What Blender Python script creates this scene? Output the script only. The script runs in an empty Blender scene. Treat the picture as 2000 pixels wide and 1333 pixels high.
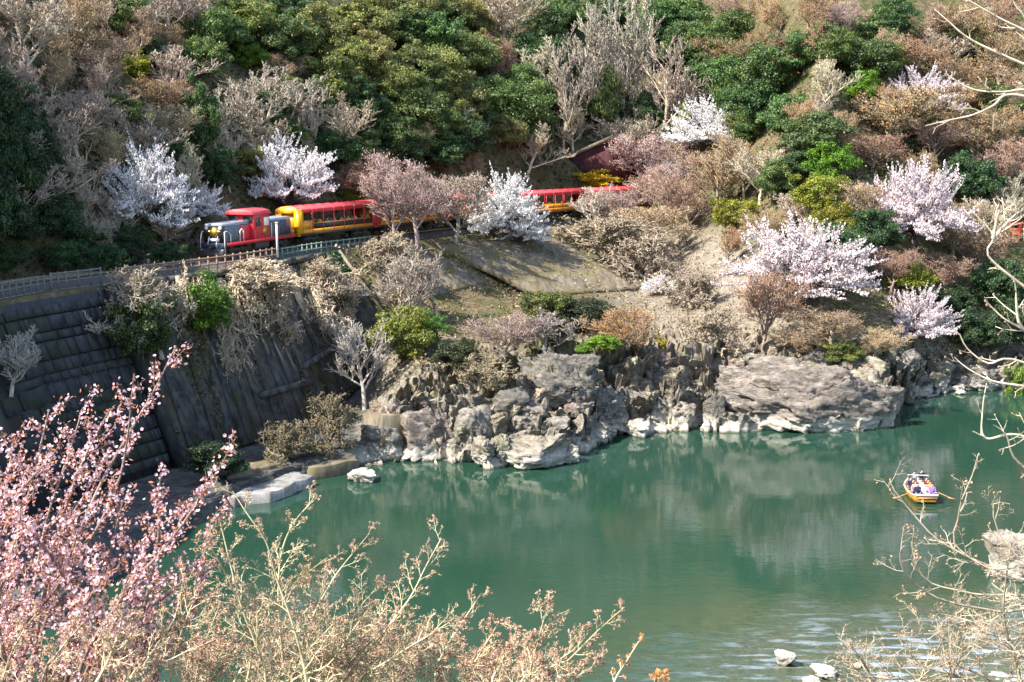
import bpy, bmesh, math, random
import numpy as np
from mathutils import Vector, Matrix, Euler
from mathutils.bvhtree import BVHTree

scene = bpy.context.scene
COL = scene.collection
RAD = math.radians
# ------------------------------------------------------------------ camera
CAM_Z, PITCH, FPX = 25.0, RAD(9.0), 2484.0
cd = bpy.data.cameras.new('camera'); cam = bpy.data.objects.new('camera', cd); COL.objects.link(cam)
cam.location = (0, 0, CAM_Z); cam.rotation_euler = (math.pi / 2 - PITCH, 0, 0)
cd.sensor_width = 36; cd.lens = FPX / 2000 * 36; cd.clip_end = 1500; cd.clip_start = 0.1
scene.camera = cam
# ------------------------------------------------------------------ light
SUN_EL, SUN_AZ = RAD(48), RAD(-30)        # azimuth: 0 = straight from the left, positive = from behind the hill
sv = Vector((-math.cos(SUN_AZ) * math.cos(SUN_EL), math.sin(SUN_AZ) * math.cos(SUN_EL), math.sin(SUN_EL)))
w = bpy.data.worlds.new('World'); scene.world = w; w.use_nodes = True
nt = w.node_tree; bgn = nt.nodes['Background']
sky = nt.nodes.new('ShaderNodeTexSky'); sky.sky_type = 'NISHITA'; sky.sun_disc = False
sky.sun_elevation = SUN_EL; sky.sun_rotation = math.atan2(sv.x, sv.y)
nt.links.new(sky.outputs[0], bgn.inputs[0]); bgn.inputs[1].default_value = 0.15
sl = bpy.data.lights.new('sun', 'SUN'); so = bpy.data.objects.new('sun', sl); COL.objects.link(so)
sl.energy = 5.0; sl.angle = RAD(0.5); sl.color = (1, .95, .87)
so.rotation_euler = (-sv).to_track_quat('-Z', 'Y').to_euler(); so.location = (0, 0, 150)
vs = scene.view_settings
vs.view_transform = 'Standard'; vs.look = 'None'; vs.gamma = 1; vs.use_curve_mapping = False; vs.exposure = 1.52
scene.cycles.max_bounces = 4; scene.cycles.diffuse_bounces = 2; scene.cycles.glossy_bounces = 3
scene.cycles.transmission_bounces = 3; scene.cycles.use_denoising = True
scene.cycles.caustics_reflective = False; scene.cycles.caustics_refractive = False

# ------------------------------------------------------------------ pixel helpers (2000 x 1333 photo)
FW = np.array([0, math.cos(PITCH), -math.sin(PITCH)]); UP = np.array([0, math.sin(PITCH), math.cos(PITCH)])
CAMP = np.array([0, 0, CAM_Z])
def ray(px, py): return FW + np.array([1, 0, 0]) * (px - 1000) / FPX + UP * (666.5 - py) / FPX
def at(px, py, d):
    r = ray(px, py); return CAMP + r * (d / r[1])
def atz(px, py, z):
    r = ray(px, py); return CAMP + r * ((z - CAM_Z) / r[2])
def mpp(p):                                      # metres per photo pixel at a point
    return float(np.dot(np.asarray(p) - CAMP, FW)) / FPX

# ------------------------------------------------------------------ noise
def _h(ix, iy, iz, s):
    h = (ix * 374761393 + iy * 668265263 + iz * 1274126177 + s * 974634777) & 0xffffffff
    h = ((h ^ (h >> 13)) * 1274126177) & 0xffffffff
    h = ((h ^ (h >> 16)) * 2246822519) & 0xffffffff
    return ((h ^ (h >> 15)) & 0xffffff) / float(0xffffff)
def vnoise(P, seed=0):
    P = np.asarray(P, float); I = np.floor(P).astype(np.int64); f = P - I; f = f * f * (3 - 2 * f)
    o = 0
    for dx in (0, 1):
        for dy in (0, 1):
            for dz in (0, 1):
                wgt = (f[:, 0] if dx else 1 - f[:, 0]) * (f[:, 1] if dy else 1 - f[:, 1]) * (f[:, 2] if dz else 1 - f[:, 2])
                o = o + wgt * _h(I[:, 0] + dx, I[:, 1] + dy, I[:, 2] + dz, seed)
    return o * 2 - 1
def fbm(P, octs=4, seed=0, ridged=False):
    P = np.asarray(P, float); a = 1.0; t = 0; tot = 0
    for i in range(octs):
        n = vnoise(P * 2 ** i + 13.7 * i, seed + i)
        if ridged: n = 1 - 2 * np.abs(n)
        t = t + a * n; tot += a; a *= .5
    return t / tot

def cells(P, seed=0, tilt=.5):
    """fractured-rock height: nearest jittered cell gives a random step and a tilted plane"""
    P = np.asarray(P, float); I = np.floor(P).astype(np.int64); best = np.full(len(P), 9e9); out = np.zeros(len(P))
    for dx in (-1, 0, 1):
        for dy in (-1, 0, 1):
            for dz in (-1, 0, 1):
                c = I + np.array([dx, dy, dz]); h = [_h(c[:, 0], c[:, 1], c[:, 2], seed + k) for k in range(7)]
                q = c + np.stack(h[:3], 1); dlt = P - q; d2 = (dlt ** 2).sum(1); m = d2 < best
                val = h[3] - .5 + tilt * ((h[4] - .5) * dlt[:, 0] + (h[5] - .5) * dlt[:, 1] + (h[6] - .5) * dlt[:, 2]) * 2
                out = np.where(m, val, out); best = np.where(m, d2, best)
    return out

# ------------------------------------------------------------------ mesh helpers
def np_mesh(name, V, Fs, mats=(), mi=None, smooth=False):
    """V (n,3); Fs list of (m,k) index arrays; mi list of material index (scalar or array) per face array"""
    me = bpy.data.meshes.new(name); V = np.asarray(V, np.float32)
    Fs = [np.asarray(F, np.int32) for F in Fs if len(F)]
    me.vertices.add(len(V)); me.vertices.foreach_set('co', V.ravel())
    nl = sum(F.size for F in Fs); nf = sum(len(F) for F in Fs)
    me.loops.add(nl); me.loops.foreach_set('vertex_index', np.concatenate([F.ravel() for F in Fs]))
    me.polygons.add(nf); st = []; o = 0
    for F in Fs:
        st.append(o + np.arange(len(F)) * F.shape[1]); o += F.size
    me.polygons.foreach_set('loop_start', np.concatenate(st).astype(np.int32))
    for m in mats: me.materials.append(m)
    if mi is not None:
        me.polygons.foreach_set('material_index', np.concatenate([np.full(len(F), m, np.int32) if np.isscalar(m) else np.asarray(m, np.int32) for F, m in zip(Fs, mi)]))
    if smooth: me.polygons.foreach_set('use_smooth', np.ones(nf, bool))
    me.update(calc_edges=True); me.validate()
    return me
def ob(name, me, parent=None, loc=None, color=None):
    o = bpy.data.objects.new(name, me); COL.objects.link(o)
    if parent is not None: o.parent = parent
    if loc is not None: o.location = loc
    if color is not None: o.color = (*color, 1)
    return o
def tag(o, label=None, cat=None, group=None, kind=None):
    if label: o['label'] = label
    if cat: o['category'] = cat
    if group: o['group'] = group
    if kind: o['kind'] = kind
    return o
def thing(name, label, cat, loc=(0, 0, 0), rz=0, group=None):
    o = bpy.data.objects.new(name, None); COL.objects.link(o); o.location = loc; o.rotation_euler = (0, 0, rz)
    o.empty_display_size = .2
    return tag(o, label, cat, group)

class G:
    """collects shapes, builds ONE mesh object"""
    def __init__(s): s.V = []; s.F = {}; s.n = 0
    def add(s, V, F, m=0):
        V = np.asarray(V, float)
        for f in F:
            s.F.setdefault((len(f), m), []).append([i + s.n for i in f])
        s.V.append(V); s.n += len(V); return s
    def addn(s, V, F, m=0):
        F = np.asarray(F) + s.n; s.F.setdefault((F.shape[1], m), []).extend(F.tolist()); s.V.append(np.asarray(V, float)); s.n += len(V); return s
    def box(s, c, d, rz=0, m=0, taper=1.0, R=None):
        x, y, z = d[0] / 2, d[1] / 2, d[2] / 2
        V = np.array([[-x, -y, -z], [x, -y, -z], [x, y, -z], [-x, y, -z], [-x * taper, -y * taper, z], [x * taper, -y * taper, z], [x * taper, y * taper, z], [-x * taper, y * taper, z]])
        if R is not None: V = V @ np.asarray(R).T
        elif rz:
            c_, s_ = math.cos(rz), math.sin(rz); V = V @ np.array([[c_, s_, 0], [-s_, c_, 0], [0, 0, 1]])
        return s.add(V + np.asarray(c), [(0, 3, 2, 1), (4, 5, 6, 7), (0, 1, 5, 4), (1, 2, 6, 5), (2, 3, 7, 6), (3, 0, 4, 7)], m)
    def tube(s, pts, r, n=6, m=0, cap=True):
        pts = np.asarray(pts, float); k = len(pts); r = np.full(k, r) if np.isscalar(r) else np.asarray(r)
        t = np.gradient(pts, axis=0); t /= np.linalg.norm(t, axis=1)[:, None] + 1e-9
        a = np.where(np.abs(t[:, 2:3]) > .9, np.array([[1., 0, 0]]), np.array([[0, 0, 1.]]))
        u = np.cross(t, a); u /= np.linalg.norm(u, axis=1)[:, None] + 1e-9; v = np.cross(t, u)
        an = np.arange(n) * 2 * math.pi / n
        V = pts[:, None] + r[:, None, None] * (np.cos(an)[None, :, None] * u[:, None] + np.sin(an)[None, :, None] * v[:, None])
        F = []
        for i in range(k - 1):
            for j in range(n):
                F.append((i * n + j, i * n + (j + 1) % n, (i + 1) * n + (j + 1) % n, (i + 1) * n + j))
        s.add(V.reshape(-1, 3), F, m)
        if cap:
            s.F.setdefault((n, m), []).append([s.n - k * n + j for j in range(n)][::-1]); s.F[(n, m)].append([s.n - n + j for j in range(n)])
        return s
    def prism(s, poly, axis, a, b, m=0):
        """poly: 2D points; extruded along axis ('x','y','z') from a to b"""
        k = len(poly); V = []
        for q in (a, b):
            for (p0, p1) in poly:
                V.append({'x': (q, p0, p1), 'y': (p0, q, p1), 'z': (p0, p1, q)}[axis])
        F = [tuple(range(k))[::-1], tuple(range(k, 2 * k))] + [(i, (i + 1) % k, k + (i + 1) % k, k + i) for i in range(k)]
        return s.add(V, F, m)
    def cyl(s, c, r, h, axis='z', n=12, m=0):
        poly = [(r * math.cos(2 * math.pi * i / n), r * math.sin(2 * math.pi * i / n)) for i in range(n)]
        i0, i1, i2 = {'x': (1, 2, 0), 'y': (0, 2, 1), 'z': (0, 1, 2)}[axis]
        poly = [(p + c[i0], q + c[i1]) for p, q in poly]
        return s.prism(poly, axis, c[i2] - h / 2, c[i2] + h / 2, m)
    def mesh(s, name, mats, smooth=False):
        keys = list(s.F); me = np_mesh(name, np.concatenate(s.V), [np.array(s.F[k]) for k in keys], mats, [k[1] for k in keys], smooth)
        return me
    def build(s, name, mats, parent=None, bevel=0, smooth=False, loc=None, color=None):
        if not isinstance(mats, (list, tuple)): mats = [mats]
        me = s.mesh(name, mats, smooth)
        bm = bmesh.new(); bm.from_mesh(me)
        bmesh.ops.recalc_face_normals(bm, faces=bm.faces)
        if bevel: bmesh.ops.bevel(bm, geom=bm.edges[:], offset=bevel, segments=1, affect='EDGES', profile=.5)
        bm.to_mesh(me); bm.free()
        return ob(name, me, parent, loc, color)

def segs(p0, p1, r0, r1, n=3):
    """vectorised tapered prisms for branch segments"""
    p0 = np.asarray(p0); p1 = np.asarray(p1); t = p1 - p0; L = np.linalg.norm(t, axis=1)[:, None] + 1e-9; t = t / L
    a = np.where(np.abs(t[:, 2:3]) > .9, np.array([[1., 0, 0]]), np.array([[0, 0, 1.]]))
    u = np.cross(t, a); u /= np.linalg.norm(u, axis=1)[:, None] + 1e-9; v = np.cross(t, u)
    an = np.arange(n) * 2 * math.pi / n; ring = np.cos(an)[None, :, None] * u[:, None] + np.sin(an)[None, :, None] * v[:, None]
    V = np.concatenate([p0[:, None] + ring * np.asarray(r0)[:, None, None], p1[:, None] + ring * np.asarray(r1)[:, None, None]], axis=1)
    base = np.arange(len(p0))[:, None] * 2 * n
    j = np.arange(n); F = np.stack([j, (j + 1) % n, n + (j + 1) % n, n + j], axis=1)
    return V.reshape(-1, 3), (base[:, :, None] + F[None]).reshape(-1, 4)
def quads(C, N, size, rng, aspect=1.0, roll=True):
    """leaf quads at C with normals N; size array; pointed (rhombus) shape"""
    C = np.asarray(C); n = len(C); N = np.asarray(N); N = N / (np.linalg.norm(N, axis=1)[:, None] + 1e-9)
    a = rng.normal(size=(n, 3)); u = np.cross(N, a); u /= np.linalg.norm(u, axis=1)[:, None] + 1e-9; v = np.cross(N, u)
    s = (np.full(n, size) if np.isscalar(size) else np.asarray(size))[:, None]
    fold = N * s * .25
    V = np.stack([C - u * s * aspect, C - v * s * .7 + fold * 0.3, C + u * s * aspect, C + v * s * .7 - fold], axis=1)
    return V.reshape(-1, 3), np.arange(n * 4).reshape(-1, 4)

# ------------------------------------------------------------------ materials
class M:
    def __init__(s, name):
        s.m = bpy.data.materials.new(name); s.m.use_nodes = True; s.t = s.m.node_tree; s.N = s.t.nodes; s.L = s.t.links
        s.b = s.N['Principled BSDF']; s.out = s.N['Material Output']
        s.geo = None
    def node(s, typ, **kw):
        n = s.N.new(typ)
        for k, v in kw.items(): setattr(n, k, v)
        return n
    def pos(s):
        if s.geo is None: s.geo = s.node('ShaderNodeNewGeometry')
        return s.geo.outputs['Position']
    def mapping(s, vec, scale=(1, 1, 1), rot=(0, 0, 0)):
        n = s.node('ShaderNodeMapping'); s.L.new(vec, n.inputs[0]); n.inputs['Scale'].default_value = scale; n.inputs['Rotation'].default_value = rot
        return n.outputs[0]
    def noise(s, vec, scale, detail=4, rough=.55, dist=0):
        n = s.node('ShaderNodeTexNoise'); s.L.new(vec, n.inputs['Vector']); n.inputs['Scale'].default_value = scale
        n.inputs['Detail'].default_value = detail; n.inputs['Roughness'].default_value = rough; n.inputs['Distortion'].default_value = dist
        return n.outputs['Fac']
    def ramp(s, fac, stops):
        n = s.node('ShaderNodeValToRGB'); s.L.new(fac, n.inputs[0]); e = n.color_ramp.elements
        while len(e) < len(stops): e.new(.5)
        for el, (p, c) in zip(e, stops): el.position = p; el.color = (*c, 1) if len(c) == 3 else c
        return n.outputs[0]
    def mix(s, fac, a, b, mode='MIX'):
        n = s.node('ShaderNodeMix', data_type='RGBA', blend_type=mode)
        for sock, v in ((n.inputs['Factor'], fac), (n.inputs['A'], a), (n.inputs['B'], b)):
            if isinstance(v, bpy.types.NodeSocket): s.L.new(v, sock)
            elif isinstance(v, (int, float)): sock.default_value = v
            else: sock.default_value = (*v, 1)
        return n.outputs['Result']
    def math(s, op, a, b=0.0, c=None):
        n = s.node('ShaderNodeMath', operation=op)
        for i, v in enumerate((a, b) if c is None else (a, b, c)):
            if isinstance(v, bpy.types.NodeSocket): s.L.new(v, n.inputs[i])
            else: n.inputs[i].default_value = v
        return n.outputs[0]
    def maprange(s, v, a, b, c=0., d=1.):
        n = s.node('ShaderNodeMapRange'); s.L.new(v, n.inputs[0])
        for i, q in enumerate((a, b, c, d)): n.inputs[i + 1].default_value = q
        return n.outputs[0]
    def xyz(s, vec):
        n = s.node('ShaderNodeSeparateXYZ'); s.L.new(vec, n.inputs[0]); return n.outputs
    def bump(s, h, strength=.5, dist=.1):
        n = s.node('ShaderNodeBump'); s.L.new(h, n.inputs['Height']); n.inputs['Strength'].default_value = strength; n.inputs['Distance'].default_value = dist
        s.L.new(n.outputs[0], s.b.inputs['Normal']); return n
    def set(s, color=None, rough=.7, metal=0, spec=.3):
        if color is not None:
            if isinstance(color, bpy.types.NodeSocket): s.L.new(color, s.b.inputs['Base Color'])
            else: s.b.inputs['Base Color'].default_value = (*color, 1)
        s.b.inputs['Roughness'].default_value = rough; s.b.inputs['Metallic'].default_value = metal; s.b.inputs['Specular IOR Level'].default_value = spec
        return s.m

def simple(name, c1, c2=None, scale=3., rough=.6, bump=0, metal=0, spec=.4, objcol=False):
    m = M(name); c2 = c2 or tuple(x * .7 for x in c1)
    n = m.noise(m.pos(), scale, 5, .65)
    col = m.mix(m.maprange(n, .35, .68), c1, c2)
    if objcol:
        oi = m.node('ShaderNodeObjectInfo'); col = m.mix(1.0, col, oi.outputs['Color'], 'MULTIPLY')
    if bump: m.bump(n, bump, .05)
    return m.set(col, rough, metal, spec)

def leafmat(name, trans=.25, spread=(.55, 1.5), hue=(1.25, 1.1, .55), rough=.5, spec=.35, vary=False):
    m = M(name); oi = m.node('ShaderNodeObjectInfo'); g = m.node('ShaderNodeNewGeometry'); ri = g.outputs['Random Per Island']
    c = m.mix(ri, tuple(spread[0] for _ in range(3)), tuple(spread[1] for _ in range(3)))
    col = m.mix(1.0, oi.outputs['Color'], c, 'MULTIPLY')
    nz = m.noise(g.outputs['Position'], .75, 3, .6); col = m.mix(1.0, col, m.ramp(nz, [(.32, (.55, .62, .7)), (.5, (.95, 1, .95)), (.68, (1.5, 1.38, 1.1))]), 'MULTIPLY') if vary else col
    r2 = m.math('FRACT', m.math('MULTIPLY', ri, 7.31))
    col = m.mix(m.math('MULTIPLY', r2, .6), col, m.mix(1.0, col, hue, 'MULTIPLY'))
    m.set(col, rough, 0, spec)
    tr = m.node('ShaderNodeBsdfTranslucent'); m.L.new(col, tr.inputs[0])
    mx = m.node('ShaderNodeMixShader'); mx.inputs[0].default_value = trans
    m.L.new(m.b.outputs[0], mx.inputs[1]); m.L.new(tr.outputs[0], mx.inputs[2]); m.L.new(mx.outputs[0], m.out.inputs[0])
    return m.m
MT = {}
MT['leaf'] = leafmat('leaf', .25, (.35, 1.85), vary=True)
MT['blossom'] = leafmat('blossom', .35, (.8, 1.1), (1.0, .93, .97), .7, .1)
MT['bud'] = leafmat('bud', .2, (.6, 1.4), (1.2, .85, .7), .7, .1)
def barkmat():
    m = M('bark'); oi = m.node('ShaderNodeObjectInfo'); n = m.noise(m.mapping(m.pos(), (1, 1, .3)), 5, 4)
    g = m.geo.outputs['Random Per Island']
    col = m.mix(1.0, oi.outputs['Color'], m.mix(m.maprange(n, .35, .65), (.65, .62, .6), (1.25, 1.25, 1.25)), 'MULTIPLY')
    col = m.mix(1.0, col, m.mix(g, (.75, .75, .75), (1.2, 1.2, 1.2)), 'MULTIPLY')
    return m.set(col, .85, 0, .15)
MT['bark'] = barkmat()

def terrain_mat():
    m = M('hillside_ground'); p = m.pos(); z = m.xyz(p)[2]
    n1 = m.noise(p, .35, 6, .65); n2 = m.noise(p, 2.2, 6, .7); n3 = m.noise(m.mapping(p, (1, 1, 2.5), (.4, .3, 0)), .9, 8, .75, 1.2)
    soil = m.ramp(n2, [(.3, (.045, .035, .02)), (.5, (.13, .095, .055)), (.7, (.22, .165, .10))])
    moss = m.ramp(n2, [(.3, (.03, .045, .012)), (.7, (.10, .10, .035))])
    veg = m.mix(m.maprange(n1, .42, .6), soil, moss)
    rock = m.ramp(n3, [(.30, (.025, .022, .018)), (.43, (.12, .105, .085)), (.57, (.26, .23, .185)), (.75, (.40, .36, .30))])
    rock = m.mix(m.maprange(n1, .5, .75), rock, (.23, .19, .10))
    tide = m.mix(m.maprange(m.math('ADD', z, m.math('MULTIPLY', n2, .8)), .9, 1.7), m.mix(m.maprange(n3, .35, .6), (.24, .215, .175), (.52, .475, .39)), rock)
    wet = m.mix(m.maprange(m.math('ADD', z, m.math('MULTIPLY', n2, .3)), .2, .42), (.12, .11, .08), tide)
    zz = m.math('ADD', z, m.math('MULTIPLY', n1, 5.0))
    col = m.mix(m.maprange(zz, 7.0, 10.0), wet, veg)
    dry = m.ramp(n2, [(.3, (.09, .075, .055)), (.55, (.22, .185, .14)), (.75, (.34, .30, .24))])
    x = m.xyz(p)[0]; y = m.xyz(p)[1]
    gx = m.math('MULTIPLY', m.maprange(x, 8, 14), m.maprange(x, 32, 26))
    gz = m.math('MULTIPLY', m.maprange(z, 4, 6), m.maprange(z, 16, 12))
    col = m.mix(m.math('MULTIPLY', gx, gz), col, dry)
    shade_rock = m.ramp(n3, [(.3, (.02, .02, .02)), (.5, (.07, .068, .062)), (.72, (.17, .16, .145))])
    col = m.mix(m.math('MULTIPLY', m.maprange(x, -11.5, -13.5), m.maprange(z, 6, 4)), col, shade_rock)  # low ground at the left wall foot: shade painted in as darker rock colour
    m.bump(m.math('ADD', m.math('MULTIPLY', n3, 1.0), n2), .7, .25)
    return m.set(col, .9, 0, .2)
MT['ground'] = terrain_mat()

def rockmat():
    m = M('river_rock'); p = m.pos(); z = m.xyz(p)[2]; oi = m.node('ShaderNodeObjectInfo')
    tc = m.node('ShaderNodeTexCoord').outputs['Object']
    v = m.mapping(p, (1, 1, 2.6), (.5, .35, 0))
    n = m.noise(v, 1.1, 9, .72, .8); n2 = m.noise(p, 3.5, 6, .7)
    vo = m.node('ShaderNodeTexVoronoi', feature='DISTANCE_TO_EDGE'); m.L.new(m.mapping(p, (1, 1, 2.2), (.6, .4, .2)), vo.inputs['Vector']); vo.inputs['Scale'].default_value = .55
    crack = m.math('MAXIMUM', m.maprange(vo.outputs[0], 0, .05), m.maprange(n2, .38, .5))
    col = m.ramp(n, [(.28, (.028, .026, .024)), (.43, (.13, .12, .105)), (.58, (.27, .245, .21)), (.8, (.45, .41, .355))])
    col = m.mix(m.maprange(n2, .52, .7), col, (.20, .17, .09))
    col = m.mix(1.0, col, oi.outputs['Color'], 'MULTIPLY')
    col = m.mix(crack, m.mix(1.0, col, (.5, .48, .46), 'MULTIPLY'), col)
    zz = m.math('ADD', z, m.math('MULTIPLY', n2, .7))
    col = m.mix(m.maprange(zz, 1.15, 1.9), m.mix(m.maprange(n, .35, .6), (.30, .275, .23), (.58, .535, .45)), col)
    col = m.mix(m.maprange(m.math('ADD', z, m.math('MULTIPLY', n2, .2)), .12, .3), (.10, .10, .07), col)
    h = m.math('ADD', m.math('MULTIPLY', n, 1.4), m.math('ADD', m.math('MULTIPLY', n2, .5), m.math('MULTIPLY', crack, .15)))
    m.bump(h, .9, .22)
    return m.set(col, .85, 0, .25)
MT['rock'] = rockmat()

def watermat():
    m = M('river_water'); p = m.pos(); s = m.xyz(p)
    n0 = m.noise(p, .06, 3)
    deep = m.mix(m.maprange(n0, .35, .65), (.011, .038, .023), (.016, .044, .029))
    # silt and gravel bed showing through towards the shallow bar by the near right bank
    dx = m.math('SUBTRACT', s[0], 26.0); dy = m.math('SUBTRACT', s[1], 54.0)
    dist = m.math('SQRT', m.math('ADD', m.math('MULTIPLY', m.math('MULTIPLY', dx, dx), .4), m.math('MULTIPLY', dy, dy)))
    sh = m.maprange(m.math('ADD', dist, m.math('MULTIPLY', n0, 6)), 8, 20, 1, 0)
    bed = m.ramp(m.noise(p, 1.6, 6, .7), [(.3, (.035, .05, .02)), (.6, (.10, .095, .05)), (.8, (.2, .18, .12))])
    col = m.mix(m.math('MULTIPLY', sh, .8), deep, bed)
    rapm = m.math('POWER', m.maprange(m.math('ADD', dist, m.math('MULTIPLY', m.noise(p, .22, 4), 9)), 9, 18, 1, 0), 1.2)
    riffle_sky = m.math('MULTIPLY', rapm, m.maprange(m.noise(m.mapping(p, (.28, 1.1, 1)), 1.5, 6, .65), .52, .60))
    col = m.mix(m.math('MULTIPLY', riffle_sky, .85), col, (.34, .42, .52))  # sky reflection of the riffle painted into the water colour as bluish white streaks
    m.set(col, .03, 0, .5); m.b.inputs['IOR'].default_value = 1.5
    big = m.noise(m.mapping(p, (.55, 1.0, 1)), .8, 3, .5)
    fine = m.noise(m.mapping(p, (.5, 1.6, 1)), 2.6, 3, .55)
    calm = m.maprange(m.noise(p, .045, 2), .35, .65, .3, 1.0)
    rap = m.math('MULTIPLY', m.math('POWER', m.maprange(m.math('ADD', dist, m.math('MULTIPLY', m.noise(p, .22, 4), 9)), 9, 19, 1, 0), 1.5), 30.0)
    h = m.math('MULTIPLY', m.math('ADD', m.math('MULTIPLY', big, .5), m.math('MULTIPLY', fine, .22)), m.math('ADD', calm, rap))
    m.bump(h, 1.0, .028)
    return m.m
MT['water'] = watermat()

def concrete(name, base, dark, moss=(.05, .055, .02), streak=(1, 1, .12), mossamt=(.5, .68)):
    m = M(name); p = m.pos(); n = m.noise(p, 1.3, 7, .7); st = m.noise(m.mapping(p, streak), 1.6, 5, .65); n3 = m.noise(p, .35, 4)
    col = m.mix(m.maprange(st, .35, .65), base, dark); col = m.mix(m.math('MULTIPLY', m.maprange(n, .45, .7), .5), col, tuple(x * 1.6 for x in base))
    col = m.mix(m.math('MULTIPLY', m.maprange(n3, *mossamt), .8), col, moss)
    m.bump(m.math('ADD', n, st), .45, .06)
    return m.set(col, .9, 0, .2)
MT['wall'] = concrete('weathered_concrete', (.095, .09, .082), (.02, .02, .02), (.06, .05, .018))
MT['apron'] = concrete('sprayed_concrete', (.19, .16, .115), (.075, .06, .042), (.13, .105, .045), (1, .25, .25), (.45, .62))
MT['pale_concrete'] = concrete('pale_concrete', (.27, .26, .24), (.13, .125, .115), (.12, .11, .07))
MT['stone'] = concrete('masonry_stone', (.052, .054, .054), (.02, .021, .023), (.03, .036, .018), (1, 1, .5))
MT['ballast'] = simple('ballast', (.10, .09, .085), (.045, .04, .038), 9, .9, .5)
MT['rail'] = simple('rail_steel', (.22, .16, .12), (.10, .07, .05), 5, .45, 0, .6)
MT['sleeper'] = simple('sleeper_wood', (.10, .075, .055), None, 5, .9, .3)
MT['fence_brown'] = simple('weathered_fence', (.34, .21, .14), (.17, .11, .075), 6, .8)
MT['fence_green'] = simple('green_fence', (.20, .29, .22), (.11, .16, .11), 6, .6)
MT['fence_grey'] = simple('grey_fence', (.19, .19, .16), (.10, .10, .085), 6, .7)
MT['rust'] = simple('rusty_steel', (.24, .11, .06), (.11, .05, .03), 4, .8, .3)
MT['white'] = simple('white_paint', (.78, .78, .76), (.6, .6, .58), 3, .5)
MT['redwall'] = concrete('red_stained_wall', (.075, .024, .025), (.04, .015, .018), (.06, .03, .03))
MT['red'] = simple('red_paint', (.66, .022, .035), (.42, .014, .022), 2.5, .45, 0, 0, .5)
MT['roofred'] = simple('roof_red_paint', (.70, .06, .07), (.45, .04, .045), 2.2, .5, 0, 0, .5)
MT['orange'] = simple('orange_paint', (.78, .31, .02), (.58, .21, .015), 2.2, .48, 0, 0, .5)
MT['yellow'] = simple('yellow_paint', (.80, .36, .008), (.70, .30, .008), 1.3, .38, 0, 0, .5)
MT['hood'] = simple('hood_grey_paint', (.14, .155, .18), (.07, .075, .085), 2.2, .5, 0, 0, .5)
MT['hoodtop'] = simple('pale_grey_paint', (.28, .31, .36), (.2, .22, .26), 1.5, .45)
MT['navy'] = simple('dark_blue_paint', (.035, .05, .085), (.025, .035, .06), 1.5, .4)
MT['black'] = simple('black_paint', (.018, .018, .02), (.03, .03, .03), 3, .5)
MT['under'] = simple('dirty_underframe', (.035, .03, .028), (.06, .05, .04), 5, .7)
MT['gold'] = simple('gold_emblem', (.65, .42, .09), (.5, .3, .05), 4, .35, 0, .6)
MT['grille'] = simple('grille_brown', (.16, .13, .10), (.08, .07, .06), 8, .6)
MT['seat'] = simple('seat_wood', (.32, .16, .06), (.2, .1, .04), 4, .6)
def glassmat():
    m = M('dark_glass'); m.set((.02, .025, .03), .06, 0, .6); return m.m
MT['glass'] = glassmat()
def lampmat():
    m = M('lamp_lens'); m.set((.8, .78, .7), .15, 0, .6); return m.m
MT['lens'] = lampmat()
MT['hull'] = simple('varnished_yellow_hull', (.40, .20, .03), (.24, .12, .02), 2, .4)
MT['oar'] = simple('oar_wood', (.45, .24, .10), None, 3, .6)
MT['skin'] = simple('skin', (.55, .33, .23), (.5, .29, .2), 5, .6)
MT['cloth'] = simple('clothing', (1, 1, 1), (.8, .8, .8), 8, .85, 0, 0, .1, True)
MT['trouser'] = simple('trousers', (.04, .045, .06), (.06, .06, .07), 8, .85)
MT['hair'] = simple('hair', (.015, .012, .01), (.03, .025, .02), 20, .6)
MT['vermilion'] = simple('vermilion_paint', (.60, .06, .02), (.45, .045, .015), 2, .5)

# ------------------------------------------------------------------ far bank: sections of the hillside, lofted
TRK = [(-45, 50), (-37.3, 86.4), (-33.5, 95.5), (-29.3, 103), (-25.7, 110), (-21.4, 122), (-18.8, 127.2), (-15.4, 134), (-8.4, 146), (0, 157), (9.3, 168), (18.6, 178), (30, 188)]
TRK = np.array(TRK, float)
def _tn(i):
    a = TRK[max(i - 1, 0)]; b = TRK[min(i + 1, len(TRK) - 1)]; t = (b - a) / np.linalg.norm(b - a)
    return t, np.array([t[1], -t[0]])
BENCH = 14.25
def sec(i, shore, l2, l3, l6, l7, l8):
    T = TRK[i]; t, n = _tn(i); L4 = T + 3.4 * n; L5 = T - 4 * n
    if l3 is None:
        q = L4 + (5.2 if i < 2 else (6.0 if i < 4 else 6.6)) * n; l3 = (q[0], q[1], 1.0)
    s = np.array(shore); dirw = s - L4; dirw = dirw / np.linalg.norm(dirw)
    L0 = s + dirw * 5
    return [(L0[0], L0[1], -4), (s[0], s[1], -.3), l2, l3, (L4[0], L4[1], BENCH), (L5[0], L5[1], BENCH + .2), l6, l7, l8]
def psec(shore, pts, l8):
    r = [tuple(at(*p)) for p in pts]; s = np.array(shore); d = s - np.array(r[2][:2]); d /= np.linalg.norm(d); L0 = s + d * 5
    return [(L0[0], L0[1], -4), (s[0], s[1], -.3)] + r + [l8]
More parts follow.
